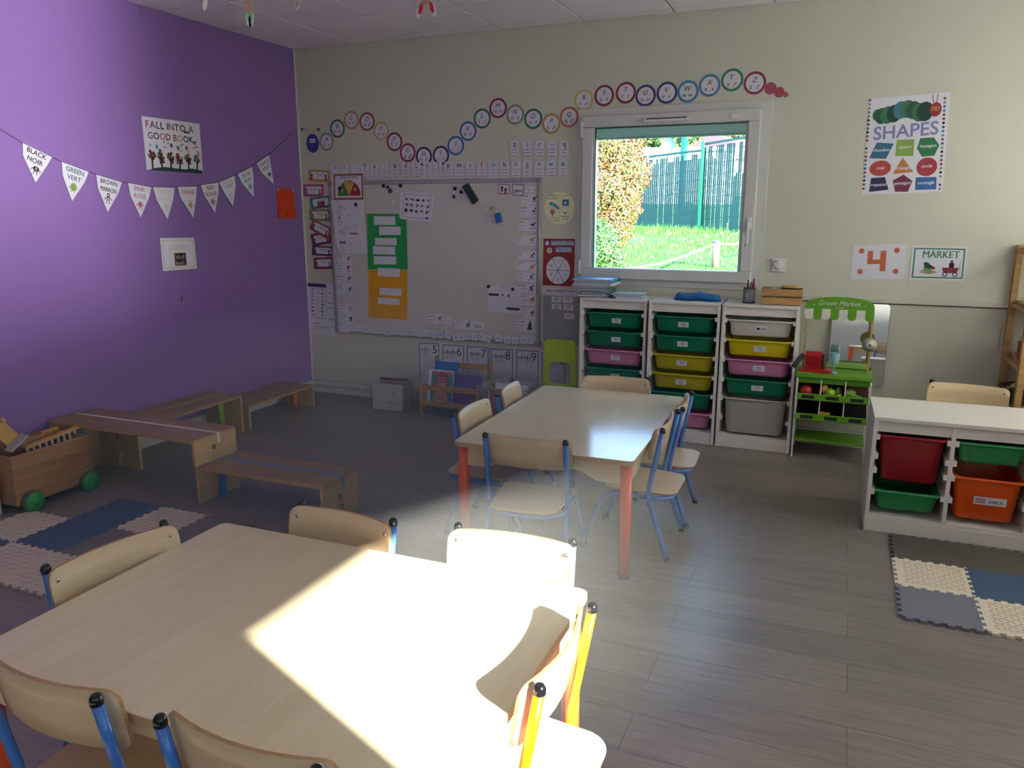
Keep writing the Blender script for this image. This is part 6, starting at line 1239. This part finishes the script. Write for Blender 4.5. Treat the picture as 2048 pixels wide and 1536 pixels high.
for i, (dx, dy, r_, c, n_) in enumerate(((-.05, -.02, .032, '#b89a5c', 'tan'), (.01, .03, .034, '#5c7a34', 'green'), (.05, -.03, .030, '#a8a04a', 'olive yellow'), (-.01, -.05, .028, '#c9b684', 'pale'))):
    blob('toy_gourd', (5.065+dx, -.33+dy, .505), r_, M('gourd_'+n_.split()[0], c, .5), '%s toy gourd in the dark wicker basket' % n_, sz=(1, 1, .85), stem=BRN, grp='gourds in the wicker basket')
b = MB(); P_ = [at(2048, 596, 'y', -.07), at(2032, 597, 'y', -.062), at(2024, 606, 'y', -.055), at(2021, 622, 'y', -.03), at(2015, 636, 'y', -.012), at(2004, 655, 'y', -.006), at(1998, 680, 'y', -.006), at(1997, 697, 'y', -.006)]
b.tube(P_, .0014, M('string_tan', '#9a8a68', .8), n=6); b.build('loose_string', label='thin tan string hanging from the pine shelf against the wall', cat='string')

# second seating group behind the camera, seen in the mirror
make_table(1.2, .8, 'pale table behind the viewpoint, seen only in the wall mirror', (4.25, -7.5, 0), 0, .55)
place_chair(4.75, -6.62, -90, 'chair behind the viewpoint, seen in the mirror, left one', 'chairs seen in the mirror')
place_chair(5.20, -6.62, -90, 'chair behind the viewpoint, seen in the mirror, right one', 'chairs seen in the mirror')
# scattering volume added to imitate glare haze, lit by the sunbeam
DU = bpy.data.materials.new('haze_volume'); DU.use_nodes = True; t = DU.node_tree; t.nodes.remove(t.nodes['Principled BSDF'])
vsn = t.nodes.new('ShaderNodeVolumeScatter'); vsn.inputs['Anisotropy'].default_value = 0; vsn.inputs['Color'].default_value = (.96, 1, .97, 1)
tc = t.nodes.new('ShaderNodeTexCoord'); mp = t.nodes.new('ShaderNodeMapping'); mp.inputs['Scale'].default_value = (1/1.30, 1/1.8, 1/.62); mp.inputs['Location'].default_value = (0, 0, -.62/.62)
ln = t.nodes.new('ShaderNodeVectorMath'); ln.operation = 'LENGTH'; mr = t.nodes.new('ShaderNodeMapRange'); mr.inputs['From Min'].default_value = .25; mr.inputs['From Max'].default_value = 1; mr.inputs['To Min'].default_value = .22; mr.inputs['To Max'].default_value = 0
t.links.new(tc.outputs['Object'], mp.inputs[0]); t.links.new(mp.outputs[0], ln.inputs[0]); t.links.new(ln.outputs['Value'], mr.inputs['Value']); t.links.new(mr.outputs[0], vsn.inputs['Density'])
t.links.new(vsn.outputs[0], t.nodes['Material Output'].inputs['Volume'])
b = MB(); b.ball((2.72, -3.3, .64), 1, DU, (1.30, 1.8, .62)); o = b.build('glare_haze', origin=(2.72, -3.3, .02), label='thin added haze volume imitating glare above the two tables', cat='haze'); o['kind'] = 'stuff'
# ================================================================ garden outside the window
def ground_z(y): return -.15 if y < 1 else (-.15+(y-1)*.072)
FW = Vector((math.sin(YAW), math.cos(YAW), 0)); 
LAWN = M('lawn_soil', '#38661e', .9, var=.35, scale=6)
def gz(x, y):
    d = (Vector((x, y, 0))-Vector((CP.x, CP.y, 0))).dot(FW); return .665+.071*(d-11.5)
b = MB(); n = 24
gx0, gx1, gy0, gy1 = -24, 12, .6, 36
V = [[Vector((gx0+(gx1-gx0)*i/n, gy0+(gy1-gy0)*j/n, gz(gx0+(gx1-gx0)*i/n, gy0+(gy1-gy0)*j/n)+.03*math.sin(i*1.7)*math.cos(j*2.1))) for j in range(n+1)] for i in range(n+1)]
for i in range(n):
    for j in range(n): b.face([V[i][j], V[i+1][j], V[i+1][j+1], V[i][j+1]], LAWN, True)
o = b.build('lawn_ground', None); o['kind'] = 'structure'
# paving / forecourt around the building so that light bounces
b = MB(); b.box(6.3, 30, -22, .6, -.4, -.15, M('forecourt_paving', '#8a867c', .9)); b.box(-20, 30, -22, -8.3, -.4, -.15, M('forecourt_paving', '#8a867c', .9)); o = b.build('forecourt', None); o['kind'] = 'structure'
# grass blades on the visible strip
rd = random.Random(21); b = MB(); GA = M('grass_blade', '#3f7f20', .6, var=.3, scale=3); GB = M('grass_blade_light', '#5c9a34', .6, var=.3, scale=3); GW = M('daisy_white', '#f0f0e0', .6)
for i in range(15000):
    px, D = rd.uniform(1180, 1505), rd.uniform(9.8, 17.4)
    p = dep(px, 500, D); p.z = gz(p.x, p.y)
    h = rd.uniform(.02, .055)*(1 if D < 16 else rd.uniform(1, 3.6)); a = rd.uniform(0, 6.28); w = .006; dx, dy = math.cos(a)*w, math.sin(a)*w; lx, ly_ = rd.uniform(-.5, .5)*h, rd.uniform(-.5, .5)*h
    b.face([p+Vector((dx, dy, -.01)), p-Vector((dx, dy, .01)), p+Vector((lx, ly_, h))], GA if rd.random() < .6 else GB)
for i in range(90):
    px, D = rd.uniform(1200, 1500), rd.uniform(10.5, 16.6); p = dep(px, 500, D); p.z = gz(p.x, p.y)+.045
    b.face([p+Vector((.016*math.cos(k*1.05), .016*math.sin(k*1.05)*.5, .016*math.sin(k*1.05))) for k in range(6)], GW)
o = b.build('grass', norm=False, origin=dep(1350, 520, 13), label='sunlit rough grass of the lawn outside the window', cat='grass'); o['kind'] = 'stuff'
def crown(name, label, cat, blobs, nleaf, sizes, mats, core, seed, group=None, trunk=None):
    """blobs: (centre, radii) ellipsoids; leaf quads near their surfaces"""
    rd = random.Random(seed); b = MB(); c0 = blobs[0][0]
    vols = [r.x*r.y+r.x*r.z+r.y*r.z for _, r in blobs]; tot = sum(vols)
    for (c, r), v in zip(blobs, vols):
        for _ in range(int(nleaf*v/tot)):
            z = rd.uniform(-1, 1); a = rd.uniform(0, 6.283); q = math.sqrt(1-z*z); k = rd.uniform(.82, 1.10)
            d = Vector((q*math.cos(a), q*math.sin(a), z)); p = c+Vector((d.x*r.x, d.y*r.y, d.z*r.z))*k
            n_ = (d+Vector((rd.uniform(-.9, .9), rd.uniform(-.9, .9), rd.uniform(-.5, .9)))).normalized(); t1 = n_.cross(Vector((rd.uniform(-1, 1), rd.uniform(-1, 1), rd.uniform(-1, 1)))).normalized(); t2 = n_.cross(t1)
            s = rd.uniform(*sizes); w = s*.38
            b.face([p-t1*s*.5, p+t2*w*.5, p+t1*s*.5, p-t2*w*.5], mats[min(len(mats)-1, int(rd.random()**1.0*len(mats)))])
    e = empty(name, Vector((c0.x, c0.y, trunk or c0.z)), label=label, cat=cat, group=group)
    o = b.build('foliage', e, norm=False); o.data.transform(Matrix.Translation(-Vector(e.location)))
    b = MB()
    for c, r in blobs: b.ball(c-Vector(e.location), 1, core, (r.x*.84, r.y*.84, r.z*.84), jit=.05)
    b.tube([Vector((0, 0, -.3)), c0-Vector(e.location)], .03, BRN, n=6); b.build('branches', e)
    return e
lf = lambda n, c: M(n, tuple(v*.36 for v in rgb(c)), .5, var=.15, scale=8)
PH = [lf('leaf_red', '#d2483a'), lf('leaf_salmon', '#e0806a'), lf('leaf_orange', '#e39a5a'), lf('leaf_gold', '#d8c85a'), lf('leaf_lime', '#a8c83e'), lf('leaf_yellow_green', '#c2d060'), lf('leaf_peach', '#e8b090')]
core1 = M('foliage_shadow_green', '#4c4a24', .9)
D = 12.2; S_ = D/FPX
def bl(px, py, rx, rz_, D_=D, ry=None): c = dep(px, py, D_); k = D_/FPX; return (c, Vector((rx*k, (ry or rx)*k, rz_*k)))
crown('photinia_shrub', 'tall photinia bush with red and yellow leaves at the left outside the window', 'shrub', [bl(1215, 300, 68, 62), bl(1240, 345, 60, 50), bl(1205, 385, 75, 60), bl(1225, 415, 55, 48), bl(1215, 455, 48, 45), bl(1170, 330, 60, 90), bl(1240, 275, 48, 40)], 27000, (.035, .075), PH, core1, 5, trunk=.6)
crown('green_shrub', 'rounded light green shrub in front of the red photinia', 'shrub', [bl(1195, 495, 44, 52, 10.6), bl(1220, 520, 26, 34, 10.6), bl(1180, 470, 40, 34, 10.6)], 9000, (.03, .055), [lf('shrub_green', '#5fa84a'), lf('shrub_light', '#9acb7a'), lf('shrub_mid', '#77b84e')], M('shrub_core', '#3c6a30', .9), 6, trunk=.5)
TB = [lf('tree_green', '#5f8a3a'), lf('tree_light', '#9cb84e'), lf('tree_dark', '#466a34'), lf('tree_yellow', '#b8bc5a')]
for i, (px, py, rx, rz_, D_) in enumerate(((1300, 262, 130, 60, 34), (1400, 250, 120, 75, 38), (1490, 255, 110, 62, 35), (1560, 250, 100, 70, 40))):
    crown('backdrop_tree', ['leafy tree crown behind the satellite dish', 'leafy tree crown behind the green mast', 'leafy tree crown behind the fence at the right of the window', 'leafy tree crown hidden by the window frame at the far right'][i], 'tree', [bl(px, py, rx, rz_, D_), bl(px+40, py+30, rx*.7, rz_*.8, D_-1), bl(px-50, py+25, rx*.6, rz_*.7, D_-1)], 5200, (.22, .42), TB, M('tree_core', '#4c6a34', .9), 30+i, group='tree crowns beyond the fence', trunk=1.0)
# fence of rigid green mesh panels with slats
def P9(x, y): return (x/4.653+1180, y/4.653+230)
FM = M('fence_green', '#15504e', .5); FMB = M('fence_post_green', '#066048', .4); SLT = M('fence_slat', '#0d4a48', .6)
Ds = 17.0
def fencepanel(pxa, pxb, topa, topb, bota, botb, Da, Db, label, seed):
    A, B = dep(*P9(pxa, topa), Da), dep(*P9(pxb, topb), Db); A0, B0 = dep(*P9(pxa, bota), Da), dep(*P9(pxb, botb), Db)
    A0 = Vector((A.x, A.y, A0.z-.2)); B0 = Vector((B.x, B.y, B0.z-.2))
    e = empty('garden_fence', A0, label=label, cat='fence'); L = (B-A).length; rd = random.Random(seed)
    ux = (Vector((B.x, B.y, 0))-Vector((A.x, A.y, 0))).normalized(); nn = Vector((ux.y, -ux.x, 0)); 
    def Pt(s, t): return (A0*(1-s)+B0*s)*(1-t)+(A*(1-s)+B*s)*t
    b = MB(); n = int(L/.05)
    for i in range(n+1):
        s = i/n; p, q = Pt(s, 0)-A0, Pt(s, 1)-A0; w = .004
        b.face([p-ux*w, p+ux*w, q+ux*w, q-ux*w], FM)
    for t in (0.02, .10, .215, .33, .44, .555, .67, .78, .90, .985):
        p, q = Pt(0, t)-A0-nn*.006, Pt(1, t)-A0-nn*.006; b.face([p-Vector((0, 0, .008)), q-Vector((0, 0, .008)), q+Vector((0, 0, .008)), p+Vector((0, 0, .008))], FM)
    p0, p1, q1, q0 = [v-A0 for v in (Pt(0, .975), Pt(1, .975), Pt(1, 1), Pt(0, 1))]; b.face([p0, p1, q1, q0], FM)
    b.build('mesh_wires', e, norm=False)
    b = MB()
    for i in range(n):
        s0, s1 = (i+.02)/n, (i+(.995 if rd.random() < (.93 if seed == 3 else .8) else .78))/n
        segs = [(0, .975)]
        top = .955 if rd.random() < .55 else (.90 if seed == 3 else rd.uniform(.55, .93))
        a0 = rd.uniform(0, .25) if rd.random() < .10 else 0
        P_ = [Pt(s0, a0), Pt(s1, a0), Pt(s1, top), Pt(s0, top)]
        b.face([v-A0+nn*.008 for v in P_], SLT)
    b.build('slats', e, norm=False)
fencepanel(330, 1045, 405, 318, 1215, 1085, 18.0, 16.6, 'dark teal slatted fence panel left of the bright green post', 3)
fencepanel(1052, 1560, 262, 178, 1085, 1040, 16.6, 15.6, 'taller teal slatted fence panel right of the bright green post', 4)
pt, pb_ = dep(*P9(1053, 245), 16.5), dep(*P9(1028, 1090), 16.5); pb_ = Vector((pt.x, pt.y, pb_.z-.1))
b = MB(); b.box(pt.x-.035, pt.x+.035, pt.y-.035, pt.y+.035, pb_.z, pt.z, FMB, .005); b.build('fence_post', label='bright green square fence post between the two panels', cat='post')
pt = dep(*P9(880, 165), 20.5); b = MB(); b.tube([Vector((pt.x, pt.y, 0)), pt], .085, FMB, n=16); b.build('green_mast', label='thick bright green mast rising behind the fence', cat='mast')
# roofs and dish
c = dep(*P9(700, 360), 26); e = empty('white_building', Vector((c.x, c.y, 0)), .35, label='low white building roof behind the fence beside the bush', cat='building')
b = MB(); b.box(-3.2, 2.1, -1, 3, .5, c.z+.02, M('render_white', '#eceae4', .8)); b.build('walls', e); b = MB(); b.box(-3.3, 2.2, -1.1, 3.1, c.z+.02, c.z+.12, M('roof_edge_grey', '#c8c8c4', .8)); b.build('roof', e)
c2 = dep(*P9(1000, 330), 30); RT = M('roof_terracotta', '#8a5a62', .8); e = empty('red_roofed_house', Vector((c2.x, c2.y, 0)), -.2, label='house with a terracotta pitched roof behind the fence', cat='building')
b = MB(); b.box(-.45, 1.6, 0, 5, .5, c2.z-.2, M('render_beige', '#c8b8a4', .8)); b.build('walls', e)
b = MB(); b.prism([(-.55, c2.z-.1), (.28, c2.z+.36), (.45, c2.z+.50), (1.0, c2.z+.48), (1.7, c2.z+.1), (1.7, c2.z-.4), (-.55, c2.z-.4)], -.3, 5.3, RT, 'y'); b.build('roof', e)
c3 = dep(*P9(728, 275), 24.5); e = empty('satellite_dish', c3, label='round grey satellite dish above the white roof', cat='satellite dish')
b = MB(); R_ = .235*24.5/FPX*4; r0 = 64/4.653*24.5/FPX; prof = [(r0*k/6, .25*r0*(1-(k/6)**2)) for k in range(6, 0, -1)]+[(.001, .25*r0)]
to = (CP-c3).normalized(); T_ = (-to).to_track_quat('Z', 'Y').to_matrix().to_4x4(); DM = M('dish_grey', '#4e6a80', .5)
b.lathe([(r, h) for r, h in prof]+[(r+.004, h+.02) for r, h in prof[::-1]], DM, n=28, T=T_, cap0=False, cap1=False); b.build('reflector', e)
b = MB(); b.tube([(0, 0, -r0*1.0), tuple(to*.35+Vector((0, 0, -.05)))], .02, WHT, n=8); b.ball(tuple(to*.38), .06, WHT); b.build('feed_arm', e)
b = MB(); b.tube([(0, .05, -r0*2), (0, .05, 0)], .03, GRY, n=8); b.build('mast', e)
# rope barrier on the lawn
pp = dep(*P9(1175, 1175), 11.4); pz = gz(pp.x, pp.y); e = empty('rope_post', Vector((pp.x, pp.y, pz)), label='short pale wooden post carrying the rope on the lawn', cat='post')
b = MB(); b.lathe([(.055, -.05), (.055, pp.z-pz-.03)], M('post_pale_wood', '#a88870', .7), n=16); b.build('stake', e); b = MB(); b.lathe([(.058, pp.z-pz-.03), (.058, pp.z-pz), (.03, pp.z-pz+.02), (.001, pp.z-pz+.022)], M('post_cap_blue', '#5a78b8', .5), n=16); b.build('cap', e)
RP = M('rope_pale', '#a8a0a0', .8)
pts = [dep(*P9(1420, 1200), 11.9), dep(*P9(1300, 1202), 11.6), dep(*P9(1195, 1200), 11.4), dep(*P9(1155, 1200), 11.4), dep(*P9(1000, 1265), 11.0), dep(*P9(850, 1325), 10.7), dep(*P9(650, 1385), 10.4), dep(*P9(450, 1420), 10.2), dep(*P9(200, 1448), 10.0), dep(*P9(-40, 1460), 9.9)]
ext = pts[0]+(pts[0]-pts[1])*2; pts = [ext]+pts; fine = []
for a, c_ in zip(pts, pts[1:]):
    for k in range(24): fine.append(a.lerp(c_, k/24))
b = MB(); b.tube(fine, [.011 if k % 2 else .015 for k in range(len(fine))], RP, n=8); b.build('rope', label='pale twisted rope sagging across the lawn outside the window', cat='rope')
